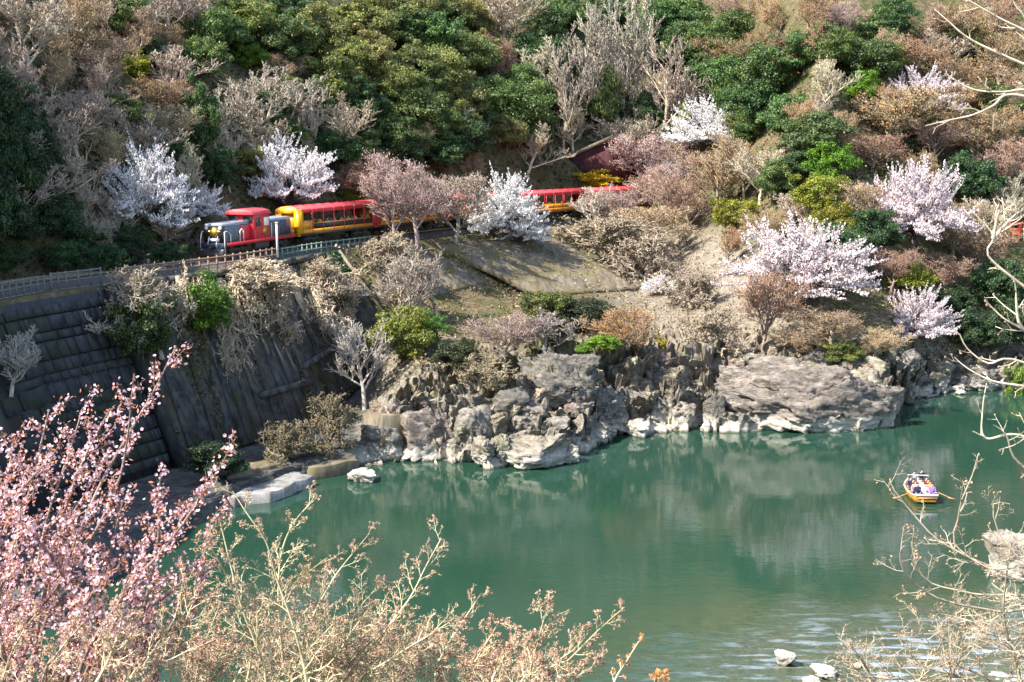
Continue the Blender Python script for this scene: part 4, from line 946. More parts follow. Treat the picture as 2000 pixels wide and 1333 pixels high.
W_, PK, DK = (1.15, 1.1, 1.02), (1.05, .95, .95), (.6, .6, .6)
boulder(698, 932, 70, 26, 'flat pale stone lying alone in the water by the ledge', 0, .7, W_)
boulder(738, 862, 100, 80, 'rough boulder at the wall corner left of the slab', 1, .8)
boulder(808, 886, 62, 30, 'low brown boulder at the waterline before the pinkish slab', 2)
boulder(852, 846, 130, 104, 'tall pinkish slab of rock standing at the waterline', 3, .6, PK, .4)
boulder(912, 830, 96, 76, 'pointed grey boulder right of the pinkish slab', 4, .7)
boulder(945, 875, 56, 50, 'small pale boulder left of the striated rock', 5, .8, W_)
boulder(1045, 878, 175, 80, 'broad striated rock jutting into the river', 6, .6, W_, .1, tilt=.12, me=rock_mesh(90, 5, 16, 1.8, .14, .8, .03))
boulder(1106, 888, 52, 38, 'blunt pale boulder at the tip of the striated rock', 7, .8, W_)
boulder(965, 832, 66, 60, 'angular grey boulder behind the striated rock', 8)
boulder(1020, 822, 86, 44, 'long low boulder above the striated rock', 9)
boulder(1085, 832, 64, 36, 'rounded beige boulder above the blunt tip', 10)
boulder(1165, 842, 64, 38, 'white boulder at the waterline right of the striated rock', 11, .8, W_)
boulder(1240, 838, 66, 34, 'low white boulder at the waterline below the orange tree', 0, .8, W_)
boulder(1110, 742, 215, 120, 'massive dark grey outcrop in the middle of the bank', 1, .5, (.75, .74, .74), .2, me=rock_mesh(91, 6, 20, 2.0, .16, .4, .03))
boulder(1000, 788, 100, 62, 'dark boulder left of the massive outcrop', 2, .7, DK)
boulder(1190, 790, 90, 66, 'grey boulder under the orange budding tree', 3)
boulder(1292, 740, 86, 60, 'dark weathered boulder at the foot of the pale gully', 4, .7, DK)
boulder(1295, 802, 66, 50, 'beige boulder between gully and water', 5)
boulder(1338, 806, 60, 40, 'pale boulder just left of the broad smooth rock', 6, .8, W_)
boulder(1572, 772, 390, 150, 'broad smooth mauve-grey rock with a white foot', 7, .38, (1.0, .93, .93), .05, me=rock_mesh(92, 6, 22, 3.0, .10, .5, .05), tilt=.03)
boulder(1735, 790, 66, 84, 'bright cracked rock at the right end of the broad rock', 8, .8, W_)
boulder(1692, 758, 90, 80, 'pale rounded rock on the broad rock shoulder', 9, .6, W_)
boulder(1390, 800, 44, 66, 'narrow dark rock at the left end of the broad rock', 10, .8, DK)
boulder(1490, 714, 110, 40, 'flat grey rock on top of the broad rock', 11, .6)
boulder(1600, 702, 90, 40, 'low rock below the orange-brown bush', 0, .6)
boulder(1440, 738, 90, 56, 'sloping rock at the upper left of the broad rock', 1, .6)
boulder(1780, 704, 56, 44, 'shaded rock above the bright cracked rock', 2, .8)
boulder(1800, 744, 64, 40, 'rock at the mouth of the dark inlet', 3)
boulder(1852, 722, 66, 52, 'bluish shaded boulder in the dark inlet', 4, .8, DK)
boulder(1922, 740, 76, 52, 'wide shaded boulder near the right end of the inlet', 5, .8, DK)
boulder(1822, 762, 36, 14, 'small stone at the inlet waterline', 6, .8, W_)
boulder(1876, 767, 24, 9, 'tiny white stone in the water of the inlet', 7, .8, W_)
boulder(1535, 1288, 46, 30, 'white stone standing alone in the near shallows', 8, .9, (1.35, 1.33, 1.3), z0=0)
boulder(1612, 1318, 62, 20, 'flat white stone near the bottom edge', 9, .9, (1.35, 1.33, 1.3), z0=0)
boulder(1585, 1334, 34, 16, 'small white stone at the bottom edge', 10, .9, (1.3, 1.28, 1.25), z0=0)
boulder(1676, 1301, 24, 12, 'tiny white stone in the near riffle', 11, .9, (1.3, 1.28, 1.25), z0=0)
boulder(1995, 1090, 130, 96, 'big white boulder behind the branches at the right edge', 8, .9, (1.4, 1.35, 1.3), z0=0)
NAMED = [(738, 862, 'the rough corner boulder'), (852, 842, 'the pinkish slab'), (912, 820, 'the pointed grey boulder'), (1045, 878, 'the striated rock'), (965, 832, 'the angular grey boulder'), (1165, 842, 'the white waterline boulder'), (1110, 742, 'the massive dark outcrop'), (1000, 788, 'the dark boulder'), (1190, 790, 'the orange tree trunk'), (1292, 740, 'the gully foot'), (1295, 802, 'the beige boulder'), (1440, 738, 'the sloping rock'), (1490, 714, 'the flat grey rock'), (1600, 702, 'the broad rock crest'), (1692, 758, 'the pale rounded rock'), (1780, 704, 'the shaded rock'), (1852, 722, 'the bluish inlet boulder'), (1922, 740, 'the inlet right end')]
cand = []
for k in range(150):
    px = RR.uniform(720, 1960); lo_, hi_ = (740, 900) if px < 1130 else ((690, 850) if px < 1400 else ((684, 730) if px < 1750 else (690, 760)))
    py = RR.uniform(lo_, hi_); w_ = RR.uniform(14, 50) * (1 if RR.random() < .8 else 1.6); p = ground(px, py + 8)
    if p is None or p[2] < .15: continue
    nb = min(range(len(NAMED)), key=lambda i: (NAMED[i][0] - px) ** 2 + (NAMED[i][1] - py) ** 2); cand.append((nb, px, py, w_))
cand.sort(); cnt = {}
for nb, px, py, w_ in cand:
    k = cnt[nb] = cnt.get(nb, 0) + 1
    if k > 19: continue
    sz = 'tiny' if w_ < 24 else ('small' if w_ < 42 else 'mid-sized')
    boulder(px, py, w_, w_ * RR.uniform(.4, .8), f'{sz} angular stone by {NAMED[nb][2]}, {ORD[k - 1]}', None, RR.uniform(.6, 1), jit((1.08, 1.0, .9), RR, .22), RR.uniform(0, 6), 'rubble of the far bank', 'rubble_stone')
# pebbles of the near gravel bar
rng = np.random.default_rng(12); base = ROCKS[0]
bm = bmesh.new(); bmesh.ops.create_icosphere(bm, subdivisions=1, radius=1); iv_ = np.array([v.co[:] for v in bm.verts]); bm.verts.ensure_lookup_table(); if_ = np.array([[v.index for v in f.verts] for f in bm.faces]); bm.free()
Vs = []; Fs = []; n = 0
for _ in range(2600):
    x = rng.uniform(12, 40); y = rng.uniform(48, 64); z = nearz(x, y)
    if z < -.35: continue
    s = rng.uniform(.05, .2) * (1 if rng.random() < .9 else 2.2); v = iv_ * (1 + rng.normal(size=(len(iv_), 1)) * .12) * np.array([s * rng.uniform(.8, 1.5), s, s * .6])
    Vs.append(v + np.array([x, y, z + s * .2])); Fs.append(if_ + n); n += len(v)
tag(ob('gravel', np_mesh('gravel', np.concatenate(Vs), [np.concatenate(Fs)], [simple('gravel_stone', (.40, .385, .37), (.17, .16, .155), 4, .9)])), 'grey and white pebbles of the gravel bar at bottom right', kind='stuff')

# ------------------------------------------------------------------ shrubs and small trees on the lower bank and the wall
SHR = [
    ('thicket', 505, 535, 110, 36, (.46, .36, .24), (.48, .40, .28), 'dry_thicket', 'wide straw-coloured thicket hanging over the wall top', 'thicket', 0),
    ('thicket', 620, 530, 60, 32, (.42, .33, .22), (.42, .34, .24), 'dry_thicket', 'straw-coloured thicket under the green fence', 'thicket', 1),
    ('shrub', 388, 590, 72, 66, (.075, .145, .02), (.12, .1, .07), 'leafy_bush', 'bright green bush on top of the wall', 'bush', 0),
    ('shrub', 270, 650, 70, 70, (.05, .075, .022), (.12, .1, .07), 'leafy_bush', 'dull green bush growing from the wall face', 'bush', 1),
    ('thicket', 255, 585, 84, 70, (.30, .26, .13), (.38, .33, .26), 'dry_thicket', 'grey-green thicket at the left end of the wall panels', 'thicket', 0),
    ('bare', 305, 620, 84, 76, (.3, .26, .2), (.40, .36, .30), 'bare_shrub', 'pale leafless shrub sprawling over the wall face', 'shrub', 1),
    ('bare', 780, 560, 92, 90, (.3, .26, .2), (.38, .32, .26), 'bare_tree', 'many-stemmed leafless tree before the smaller apron', 'tree', 2),
    ('bare', 860, 560, 70, 70, (.3, .26, .2), (.36, .30, .25), 'bare_shrub', 'leafless shrub over the lower edge of the smaller apron', 'shrub', 3),
    ('thicket', 770, 490, 70, 40, (.36, .27, .15), (.36, .3, .22), 'dry_thicket', 'tan brush at the track edge before the second coach', 'thicket', 1),
    ('shrub', 785, 655, 66, 56, (.15, .17, .035), (.14, .11, .07), 'leafy_bush', 'yellow-green round bush below the smaller apron', 'bush', 2),
    ('shrub', 842, 640, 36, 36, (.06, .15, .02), (.12, .1, .07), 'leafy_bush', 'vivid green bush right of the yellow-green one', 'bush', 0),
    ('bare', 712, 712, 66, 88, (.3, .26, .2), (.48, .43, .37), 'bare_tree', 'pale leafless tree at the wall corner', 'tree', 4),
    ('budding', 985, 662, 76, 50, (.34, .23, .19), (.33, .27, .23), 'budding_tree', 'pinkish brown shrub in the hollow below the apron', 'tree', 1),
    ('bare', 1062, 650, 60, 52, (.3, .26, .2), (.36, .31, .27), 'bare_shrub', 'leafless grey shrub in the hollow below the apron', 'shrub', 0),
    ('budding', 1212, 645, 78, 56, (.46, .27, .10), (.30, .22, .15), 'budding_tree', 'orange budding tree with one trunk before the gully', 'tree', 2),
    ('shrub', 1182, 668, 38, 18, (.12, .22, .025), (.12, .1, .07), 'leafy_bush', 'small vivid green bush under the orange tree', 'bush', 1),
    ('shrub', 1142, 680, 20, 14, (.11, .2, .03), (.12, .1, .07), 'leafy_bush', 'tiny green bush left of the orange tree', 'bush', 2),
    ('shrub', 1288, 668, 18, 14, (.22, .2, .03), (.12, .1, .07), 'leafy_bush', 'tiny yellow bush right of the orange tree', 'bush', 0),
    ('shrub', 1060, 602, 56, 36, (.085, .10, .03), (.12, .1, .07), 'leafy_bush', 'olive bush under the lip of the broad apron', 'bush', 1),
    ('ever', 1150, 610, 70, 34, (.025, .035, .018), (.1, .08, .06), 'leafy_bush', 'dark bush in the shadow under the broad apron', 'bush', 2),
    ('thicket', 1180, 455, 100, 40, (.34, .27, .17), (.36, .30, .22), 'dry_thicket', 'straw-coloured thicket along the upper right of the broad apron', 'thicket', 2),
    ('thicket', 1260, 500, 70, 50, (.33, .26, .17), (.36, .3, .23), 'dry_thicket', 'straw-coloured thicket beside the gully', 'thicket', 0),
    ('thicket', 1060, 735, 44, 44, (.34, .25, .09), (.32, .25, .13), 'dry_thicket', 'ochre tuft hanging on the massive outcrop', 'thicket', 1),
    ('thicket', 935, 722, 60, 36, (.28, .22, .10), (.3, .25, .17), 'dry_thicket', 'ochre brush above the dark boulders', 'thicket', 2),
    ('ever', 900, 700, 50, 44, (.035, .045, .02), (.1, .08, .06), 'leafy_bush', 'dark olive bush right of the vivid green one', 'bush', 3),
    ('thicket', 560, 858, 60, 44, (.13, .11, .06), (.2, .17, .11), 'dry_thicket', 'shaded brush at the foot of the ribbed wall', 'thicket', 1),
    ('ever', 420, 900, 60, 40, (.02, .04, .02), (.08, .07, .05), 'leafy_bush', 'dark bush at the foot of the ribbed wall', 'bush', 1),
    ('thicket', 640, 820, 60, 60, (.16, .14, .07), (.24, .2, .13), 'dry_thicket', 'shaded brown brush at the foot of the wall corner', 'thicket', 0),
    ('thicket', 1400, 640, 60, 44, (.36, .28, .18), (.36, .3, .22), 'dry_thicket', 'pale dry brush in the lower gully', 'thicket', 1),
    ('thicket', 1350, 560, 60, 40, (.36, .29, .2), (.38, .32, .25), 'dry_thicket', 'pale dry brush midway up the gully', 'thicket', 2),
    ('shrub', 275, 456, 34, 14, (.20, .22, .03), (.12, .1, .07), 'leafy_bush', 'sunlit yellow-green bush beside the track left of the locomotive', 'bush', 2),
    ('bare', 20, 710, 60, 70, (.3, .26, .2), (.42, .39, .33), 'bare_shrub', 'pale leafless shrub before the masonry wall at the left edge', 'shrub', 1),
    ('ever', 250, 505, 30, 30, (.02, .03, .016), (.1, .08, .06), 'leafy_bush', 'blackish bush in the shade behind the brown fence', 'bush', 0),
    ('shrub', 1990, 770, 34, 60, (.10, .16, .03), (.12, .1, .07), 'leafy_bush', 'bright green bush at the right edge of the inlet', 'bush', 1),
]
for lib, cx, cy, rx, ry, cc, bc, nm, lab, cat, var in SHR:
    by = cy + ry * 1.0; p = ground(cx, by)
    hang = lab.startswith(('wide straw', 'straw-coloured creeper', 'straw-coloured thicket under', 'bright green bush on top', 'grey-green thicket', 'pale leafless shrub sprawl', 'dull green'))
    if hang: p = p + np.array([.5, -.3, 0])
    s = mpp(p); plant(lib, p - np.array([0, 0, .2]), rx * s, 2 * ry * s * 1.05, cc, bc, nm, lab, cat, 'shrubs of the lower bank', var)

# dry creepers hanging over the wall top, growing downwards
for k, (cx, cy, rx, ln, lab) in enumerate([(215, 545, 50, 150, 'thin straw-coloured creeper hanging at the masonry corner'), (330, 545, 56, 190, 'straw-coloured creeper hanging between the two green bushes'), (395, 560, 50, 200, 'straw-coloured creeper hanging below the bright green bush'), (440, 540, 74, 150, 'left of the five straw-coloured creepers hanging down the wall'), (495, 550, 74, 210, 'second from left of the five straw-coloured creepers on the wall'), (540, 555, 70, 240, 'longest straw-coloured creeper hanging in the middle of the wall'), (590, 545, 70, 170, 'fourth from left of the five straw-coloured creepers on the wall'), (635, 535, 54, 110, 'rightmost of the five straw-coloured creepers hanging down the wall')]):
    p = ground(cx, cy) + np.array([.9, -.5, .3]); s = mpp(p)
    e = plant('thicket', p, rx * s, ln * s, (.42, .34, .23), (.46, .38, .27), 'dry_creeper', lab, 'creeper', 'shrubs of the lower bank', k); e.rotation_euler = (math.pi, RAD(14), k * 1.3)
# ------------------------------------------------------------------ people
def person_mesh(pose):
    if pose == 'sit':
        J = {'pel': ((0, 0, .08), .15), 'spi': ((0, -.01, .28), .135), 'che': ((0, 0, .46), .155), 'nec': ((0, .01, .60), .055), 'hea': ((0, .03, .70), .088), 'top': ((0, .02, .82), .082), 'nose': ((0, .115, .72), .02)}
        limb = [((.19, 0, .52), .065), ((.25, .06, .28), .046), ((.17, .27, .20), .036), ((.14, .35, .20), .034)], [((.10, .02, .06), .09), ((.13, .42, .08), .072), ((.13, .45, -.32), .048), ((.13, .58, -.37), .04)]
    else:
        J = {'pel': ((0, 0, .92), .15), 'spi': ((0, .03, 1.12), .135), 'che': ((0, .08, 1.30), .155), 'nec': ((0, .12, 1.45), .055), 'hea': ((0, .16, 1.55), .088), 'top': ((0, .16, 1.67), .082), 'nose': ((0, .245, 1.56), .02)}
        limb = [((.19, .08, 1.36), .065), ((.27, .22, 1.14), .046), ((.22, .45, 1.12), .036), ((.21, .53, 1.13), .034)], [((.10, 0, .88), .09), ((.14, .06, .48), .072), ((.15, -.04, .09), .048), ((.15, .10, .04), .04)]
    vs = []; rs = []; es = []; ix = {}
    def v(k, p, r): ix[k] = len(vs); vs.append(p); rs.append(r); return ix[k]
    for k, (p, r) in J.items(): v(k, p, r)
    for a, b in (('pel', 'spi'), ('spi', 'che'), ('che', 'nec'), ('nec', 'hea'), ('hea', 'top'), ('hea', 'nose')): es.append((ix[a], ix[b]))
    for sg in (1, -1):
        for chain, root in zip(limb, ('che', 'pel')):
            pr = ix[root]
            for n, (p, r) in enumerate(chain):
                q = v(f'{root}{sg}{n}', (p[0] * sg, p[1], p[2]), r); es.append((pr, q)); pr = q
    me = bpy.data.meshes.new('person_skeleton'); me.from_pydata(vs, es, []); o = bpy.data.objects.new('person_skeleton', me); COL.objects.link(o)
    o.modifiers.new('skin', 'SKIN')
    for i, r in enumerate(rs):
        sk = me.skin_vertices[0].data[i]; sk.radius = (r, r); sk.use_root = (i == 0)
    ss = o.modifiers.new('sub', 'SUBSURF'); ss.levels = 2
    dg = bpy.context.evaluated_depsgraph_get(); dg.update(); out = bpy.data.meshes.new_from_object(o.evaluated_get(dg))
    bpy.data.objects.remove(o); out.name = 'person_' + pose
    out.materials.clear()
    for m in ('cloth', 'skin', 'trouser'): out.materials.append(MT[m])
    zn = J['nec'][0][2]; zp = J['pel'][0][2]; hy = limb[0][2][0][1] + .03; hz = limb[0][3][0][2]
    for f in out.polygons:
        c = f.center; f.use_smooth = True
        f.material_index = 1 if c.z > zn - .01 or (c.y > hy and abs(c.z - hz) < .07) else (2 if c.z < zp + .04 and not (abs(c.x) > .2 and c.z > zp + .08) else 0)
    # hair cap
    hx, hy_, hz_ = J['top'][0]; g = G(); n = 10; k = 5; V = []; F = []
    for a in range(k + 1):
        th = a / k * 1.75
        for b in range(n):
            ph = b / n * 6.283; y = math.sin(th) * math.sin(ph)
            zz = math.cos(th); zz = max(zz, .05) if y > .2 else zz
            V.append((hx + .108 * math.sin(th) * math.cos(ph), hy_ - .012 + .118 * y, hz_ - .035 + .125 * zz))
    for a in range(k):
        for b in range(n): F.append((a * n + b, a * n + (b + 1) % n, (a + 1) * n + (b + 1) % n, (a + 1) * n + b))
    return out, G().add(V, F).mesh('hair', [MT['hair']], True)
PM = {p: person_mesh(p) for p in ('sit', 'stand')}
def hat_mesh():
    return G().prism([(.2 * math.cos(a * .628), .2 * math.sin(a * .628)) for a in range(10)], 'z', 0, .03).tube([(0, 0, .02), (0, 0, .16)], [.12, .04], 10).mesh('hat', [MT['seat']])
HAT = hat_mesh()
def person(loc, rz, col, label, group, pose='sit', hat=False, hair=(1, 1, 1), sc=1.0):
    o = ob('person', PM[pose][0], None, loc, col); o.rotation_euler = (0, 0, rz); o.scale = (sc,) * 3; tag(o, label, 'person', group)
    ob('hair', PM[pose][1], o)
    if hat: ob('hat', HAT, o, (0, .02 if pose == 'sit' else .16, .86 if pose == 'sit' else 1.71))
    return o
CL = [('white', (.8, .8, .8)), ('navy', (.03, .04, .10)), ('red', (.55, .05, .05)), ('orange', (.75, .25, .05)), ('grey', (.3, .3, .32)), ('pink', (.75, .35, .38)), ('black', (.03, .03, .03)), ('light blue', (.35, .5, .75)), ('beige', (.6, .5, .36)), ('purple', (.22, .12, .35)), ('yellow', (.75, .55, .1)), ('green', (.1, .3, .15))]
PR = random.Random(4)
ordn = ['first', 'second', 'third', 'fourth', 'fifth', 'sixth', 'seventh', 'eighth']
for ci, (c, cw) in enumerate(zip(COACH[:2], ('first', 'second'))):
    bpy.context.view_layer.update(); Mx = c.matrix_world
    Mx = Matrix.Translation(c.location) @ Euler(c.rotation_euler).to_matrix().to_4x4()
    xs_ = list(np.linspace(-13.6 / 2 + 1.9, 13.6 / 2 - 2.8, 8))[::-1]
    for k, x in enumerate(xs_):
        for side, yy in (('river', .9), ('river aisle', .45), ('hill', -.7)):
            if (ci == 1 and (side != 'river' or k > 4)) or (side == 'hill' and k % 2) or (side == 'river aisle' and k % 3 == 1): continue
            cn, cc = CL[PR.randrange(len(CL))]
            p = Mx @ Vector((x + .02, yy, 1.56)); person(p, c.rotation_euler.z - math.pi / 2 + PR.uniform(-.3, .5), jit(cc, PR, .1), f'passenger in {cn} top, {side} seat, {ordn[k]} row of the {cw} coach', 'passengers in the train')
# ------------------------------------------------------------------ river boat
bp = atz(1808, 984, 0.0)
bt = thing('river_boat', 'yellow wooden excursion boat with white gunwale crowded with passengers', 'boat', (bp[0], bp[1], 0), RAD(-4))
bt.scale = (.78, .66, .88)
st = [(-.35, .95, .22, .78), (.0, 1.08, .0, .66), (1.2, 1.18, -.15, .58), (2.8, 1.2, -.15, .58), (4.2, 1.1, -.1, .62), (5.0, .85, .05, .74), (5.5, .5, .3, .95)]
V = []; F = []
for y, hw, zb, zg in st: V += [(-hw, y, zg), (-hw * .82, y, zb), (hw * .82, y, zb), (hw, y, zg), (hw - .06, y, zg), (hw * .76, y, zb + .07), (-hw * .76, y, zb + .07), (-hw + .06, y, zg)]
for a in range(len(st) - 1):
    for b in range(8): F.append((a * 8 + b, a * 8 + (b + 1) % 8, (a + 1) * 8 + (b + 1) % 8, (a + 1) * 8 + b))
F += [(0, 1, 2, 3, 4, 5, 6, 7)]; V0 = V[:8]
G().add(V, F[:-1]).add([V[0], V[1], V[2], V[3]], [(0, 1, 2, 3)]).add([V[-8], V[-7], V[-6], V[-5]], [(0, 1, 2, 3)]).build('hull', MT['hull'], bt)
for sg in (-1, 1): G().tube([(sg * hw, y, zg + .02) for y, hw, zb, zg in st], .055, 6).build('gunwale', MT['white'], bt)
G().box((0, -.37, .76), (1.95, .1, .14)).build('end_board', MT['white'], bt, .01); G().box((0, -.41, .5), (1.5, .05, .1)).build('end_batten', MT['oar'], bt)
for k, y in enumerate((.7, 1.55, 2.4, 3.25)): G().box((0, y - .05, .54), (2.0, .32, .06)).build('thwart', MT['seat'], bt)
G().box((0, 4.5, .45), (1.7, .9, .06)).build('stern_deck', MT['seat'], bt)
G().tube([(-.9, 3.55, .55), (-.9, 3.75, 1.55), (.9, 3.75, 1.55), (.9, 3.55, .55)], .05, 6).build('arch_rail', MT['white'], bt)
ol = ob('oar', G().tube([(-.2, 0, .3), (1.0, -.2, .02), (1.3, -.25, -.04)], .035, 6).box((1.15, -.22, .0), (.5, .22, .04), -.15).mesh('oar', [MT['oar']])); ol.location = (bp[0] + .75, bp[1] + .5, .5); ol.rotation_euler = (0, RAD(10), 0); tag(ol, 'wooden oar reaching over the right side of the boat', 'oar')
ol = ob('oar', G().tube([(.2, 0, .3), (-1.0, -.12, .02), (-1.4, -.15, -.04)], .035, 6).box((-1.2, -.13, .0), (.5, .22, .04), .1).mesh('oar', [MT['oar']])); ol.location = (bp[0] - .75, bp[1] + .5, .5); ol.rotation_euler = (0, RAD(-8), 0); tag(ol, 'long wooden oar reaching over the left side of the boat', 'oar')
Mb = Matrix.Translation(bt.location) @ Euler(bt.rotation_euler).to_matrix().to_4x4() @ Matrix.Diagonal((.78, .66, .88, 1))
BC = [[1, 0, 9], [5, 0, 3], [6, 0, 2, ], [1, 5, 2]]; rw_ = ['front', 'second', 'third', 'rear']; sd = ['left', 'middle', 'right']
for r, y in enumerate((.7, 1.55, 2.4, 3.25)):
    for k, x in enumerate((-.66, .02, .68)):
        cn, cc = CL[BC[r][k]]; p = Mb @ Vector((x + PR.uniform(-.06, .06), y, .58))
        person(p, math.pi + PR.uniform(-.5, .5), jit(cc, PR, .1), f'boat passenger in {cn} jacket, {sd[k]} seat of the {rw_[r]} row', 'people in the boat')
person(Mb @ Vector((.5, 4.5, .95)), math.pi, (.02, .025, .05), 'boatman in dark jacket raised above the others at the far end', 'people in the boat', 'sit')
person(Mb @ Vector((-.15, 4.6, .8)), math.pi, (.35, .4, .5), 'boatman in pale blue jacket left of the dark one', 'people in the boat', 'sit')
# ------------------------------------------------------------------ foreground plants on the near bank
def smooth_path(pts, n=6):
    return dense(np.asarray(pts, float), np.linalg.norm(np.diff(np.asarray(pts, float), axis=0), axis=1).mean() / n)
class Spray:
    """a foreground plant: stems through given points, side shoots, twigs, buds"""
    def __init__(s, seed): s.R = np.random.default_rng(seed); s.stems = []; s.stem = []; s.twig = []; s.tips = []; s.along = []
    def path(s, P, r0, r1, where):
        r = np.linspace(r0, r1, len(P)); where += [(P[i], P[i + 1], r[i], r[i + 1]) for i in range(len(P) - 1)]; return r
    def shoot(s, p, d, L, r, lv, maxlv, up, wob, kids, ang, ratio):
        R = s.R; n = 4 if lv < maxlv else 3; q = p.copy(); P = [q.copy()]; D = []
        for _ in range(n):
            d = d + R.normal(size=3) * wob + np.array([0, 0, up]); d /= np.linalg.norm(d); q = q + d * L / n; P.append(q.copy()); D.append(d)
        s.path(P, r, r * .5, s.twig)
        for i in range(n): s.along.append((P[i], P[i + 1], lv))
        s.tips.append((P[-1], d))
        if lv < maxlv:
            for k in range(kids):
                t = (k + .5 + R.uniform(-.3, .3)) / kids * .85 + .15; i = min(int(t * n), n - 1); pp = P[i] + (P[i + 1] - P[i]) * (t * n - i)
                s.shoot(pp, s.side(D[i], k, ang), L * ratio * R.uniform(.6, 1.1) * (1.1 - .5 * t), r * .62, lv + 1, maxlv, up, wob, max(2, kids - 1), ang, ratio)
    def side(s, d, k, ang):
        R = s.R; a = np.cross(d, np.array([0, 1.0, .15])); a /= np.linalg.norm(a) + 1e-9; b = np.cross(d, a); ph = R.normal() * .75
        v = (a * math.cos(ph) + b * math.sin(ph)) * (1 if k % 2 else -1); th = RAD(ang + R.normal() * 9); return d * math.cos(th) + v * math.sin(th)
    def stem_px(s, pts, d, r0, r1, nshoot, L, maxlv=2, up=.08, wob=.14, kids=4, ang=42, ratio=.5, dj=.6, t0=.1, grounded=True, d1=None):
        R = s.R; dd = d + R.uniform(-dj, dj); ds = np.linspace(dd, d1 if d1 is not None else dd + R.uniform(-dj, dj), len(pts))
        Q = [at(x, y, q) for (x, y), q in zip(pts, ds)]
        if grounded:
            b = Q[0] + np.array([R.uniform(-.3, .3), -.2, 0]); b[2] = nearz(b[0], b[1]) - .1
            if b[2] < Q[0][2] - .1: Q = [b] + Q
        P = smooth_path(Q, 6); one = []; s.path(P, r0, r1, one); s.stems.append(one); n = len(P)
        for i in range(n - 1): s.along.append((P[i], P[i + 1], 0))
        s.tips.append((P[-1], P[-1] - P[-2])); nb = 6 if grounded else 0
        for k in range(nshoot):
            t = t0 + (1 - t0) * (k + R.uniform(.1, .9)) / nshoot; f = nb + t * (n - 1 - nb); i = min(int(f), n - 2); dv = P[i + 1] - P[i]; dv /= np.linalg.norm(dv)
            rr = r0 + (r1 - r0) * f / n
            s.shoot(P[i] + (P[i + 1] - P[i]) * (f - i), s.side(dv, k, ang), L * R.uniform(.55, 1.15) * (1.15 - .6 * t), min(rr * .55, r0 * .5), 1, maxlv, up, wob, kids, ang, ratio)
        return P
    def build(s, e, col, tcol):
        off = np.array(e.location[:])
        for nm, sg, k, c in [('branch', q, 6, col) for q in s.stems] + [('twigs', s.twig, 4, tcol)]:
            if sg:
                a = arr(sg); V, F = segs(a[0] - off, a[1] - off, a[2], a[3], k); o = ob(nm, np_mesh(nm, V, [F], [MT['bark']], smooth=True), e, color=c)
                if nm == 'twigs': o['kind'] = 'stuff'
def pts_along(along, n, rng, jit_, lvmin=0, lvw=(1, 1, 1, 1)):
    p0 = np.array([a[0] for a in along]); p1 = np.array([a[1] for a in along]); lv = np.array([a[2] for a in along]); L = np.linalg.norm(p1 - p0, axis=1) * np.array(lvw)[np.minimum(lv, 3)] * (lv >= lvmin)
    k = rng.choice(len(p0), n, p=L / L.sum()); t = rng.random((n, 1)); return p0[k] * (1 - t) + p1[k] * t + rng.normal(size=(n, 3)) * jit_, (p1 - p0)[k]
# pink cherry, lower left
sp = Spray(1); PXM = 8.3 / FPX
pk = thing('pink_cherry_tree', 'pink blossoming cherry with reddish young leaves in the near lower left', 'tree', (-2.6, 7.0, nearz(-2.6, 7.0)))
STEMS = [[(40, 1345), (120, 1130), (190, 960), (250, 850), (300, 765), (344, 676)], [(150, 1345), (230, 1180), (330, 1060), (400, 960), (446, 884)], [(-20, 1300), (20, 1100), (60, 950), (95, 805)],
         [(60, 1345), (100, 1100), (150, 930), (215, 800)], [(250, 1345), (290, 1150), (310, 1040), (312, 935)], [(-30, 1150), (5, 980), (30, 850)], [(0, 1345), (60, 1200), (160, 1080), (235, 930), (262, 730)],
         [(100, 1345), (200, 1250), (330, 1160), (400, 1080), (430, 1000)], [(300, 1345), (350, 1240), (395, 1150), (420, 1090)], [(20, 1345), (60, 1180), (90, 1020), (140, 870), (160, 800)], [(200, 1345), (190, 1200), (215, 1080), (240, 980)], [(-20, 1345), (30, 1240), (110, 1150), (150, 1050)], [(130, 1345), (150, 1230), (120, 1120), (60, 1040)], [(-40, 1300), (-10, 1180), (30, 1080), (40, 990)], [(170, 1345), (260, 1260), (300, 1180), (330, 1120)], [(90, 1345), (130, 1260), (170, 1180), (200, 1120)], [(40, 1345), (10, 1250), (20, 1150)], [(220, 1345), (280, 1280), (350, 1200), (380, 1150)], [(-30, 1050), (40, 960), (110, 880)], [(50, 1200), (120, 1040), (170, 960), (200, 900)], [(250, 1250), (270, 1130), (280, 1060), (350, 1000)]]
for k, S in enumerate(STEMS):
    sp.stem_px(S, 8.3, .022, .005, 11, 100 * PXM, 2, .16, .13, 3, 36, .55, .9)
rng = np.random.default_rng(3)
B_all, D_all = pts_along(sp.along, 9500, rng, .02, 0, (.8, 1.2, 1.0, 1))
B_all -= np.array([0, .01, 0])
off = np.array([pk.location[0], pk.location[1], pk.location[2]])
sp.build(pk, (.22, .16, .13), (.30, .19, .14))
def blossom_geo(rng, C, N, s):
    """five cupped petals each; returns V,F"""
    n = len(C); N = N / np.linalg.norm(N, axis=1)[:, None]; a = rng.normal(size=(n, 3)); u = np.cross(N, a); u /= np.linalg.norm(u, axis=1)[:, None]; v = np.cross(N, u); Vs = []
    s = s[:, None]
    for k in range(5):
        th = k * 1.2566; d = u * math.cos(th) + v * math.sin(th); p = -u * math.sin(th) + v * math.cos(th)
        cup = rng.uniform(.25, .75, (n, 1))
        Vs.append(np.stack([C, C + (d * .62 + p * .42 + N * cup * .55) * s, C + (d * 1.0 + N * cup) * s, C + (d * .62 - p * .42 + N * cup * .55) * s], 1))
    V = np.concatenate(Vs, 1).reshape(-1, 3); return V, np.arange(len(V)).reshape(-1, 4)
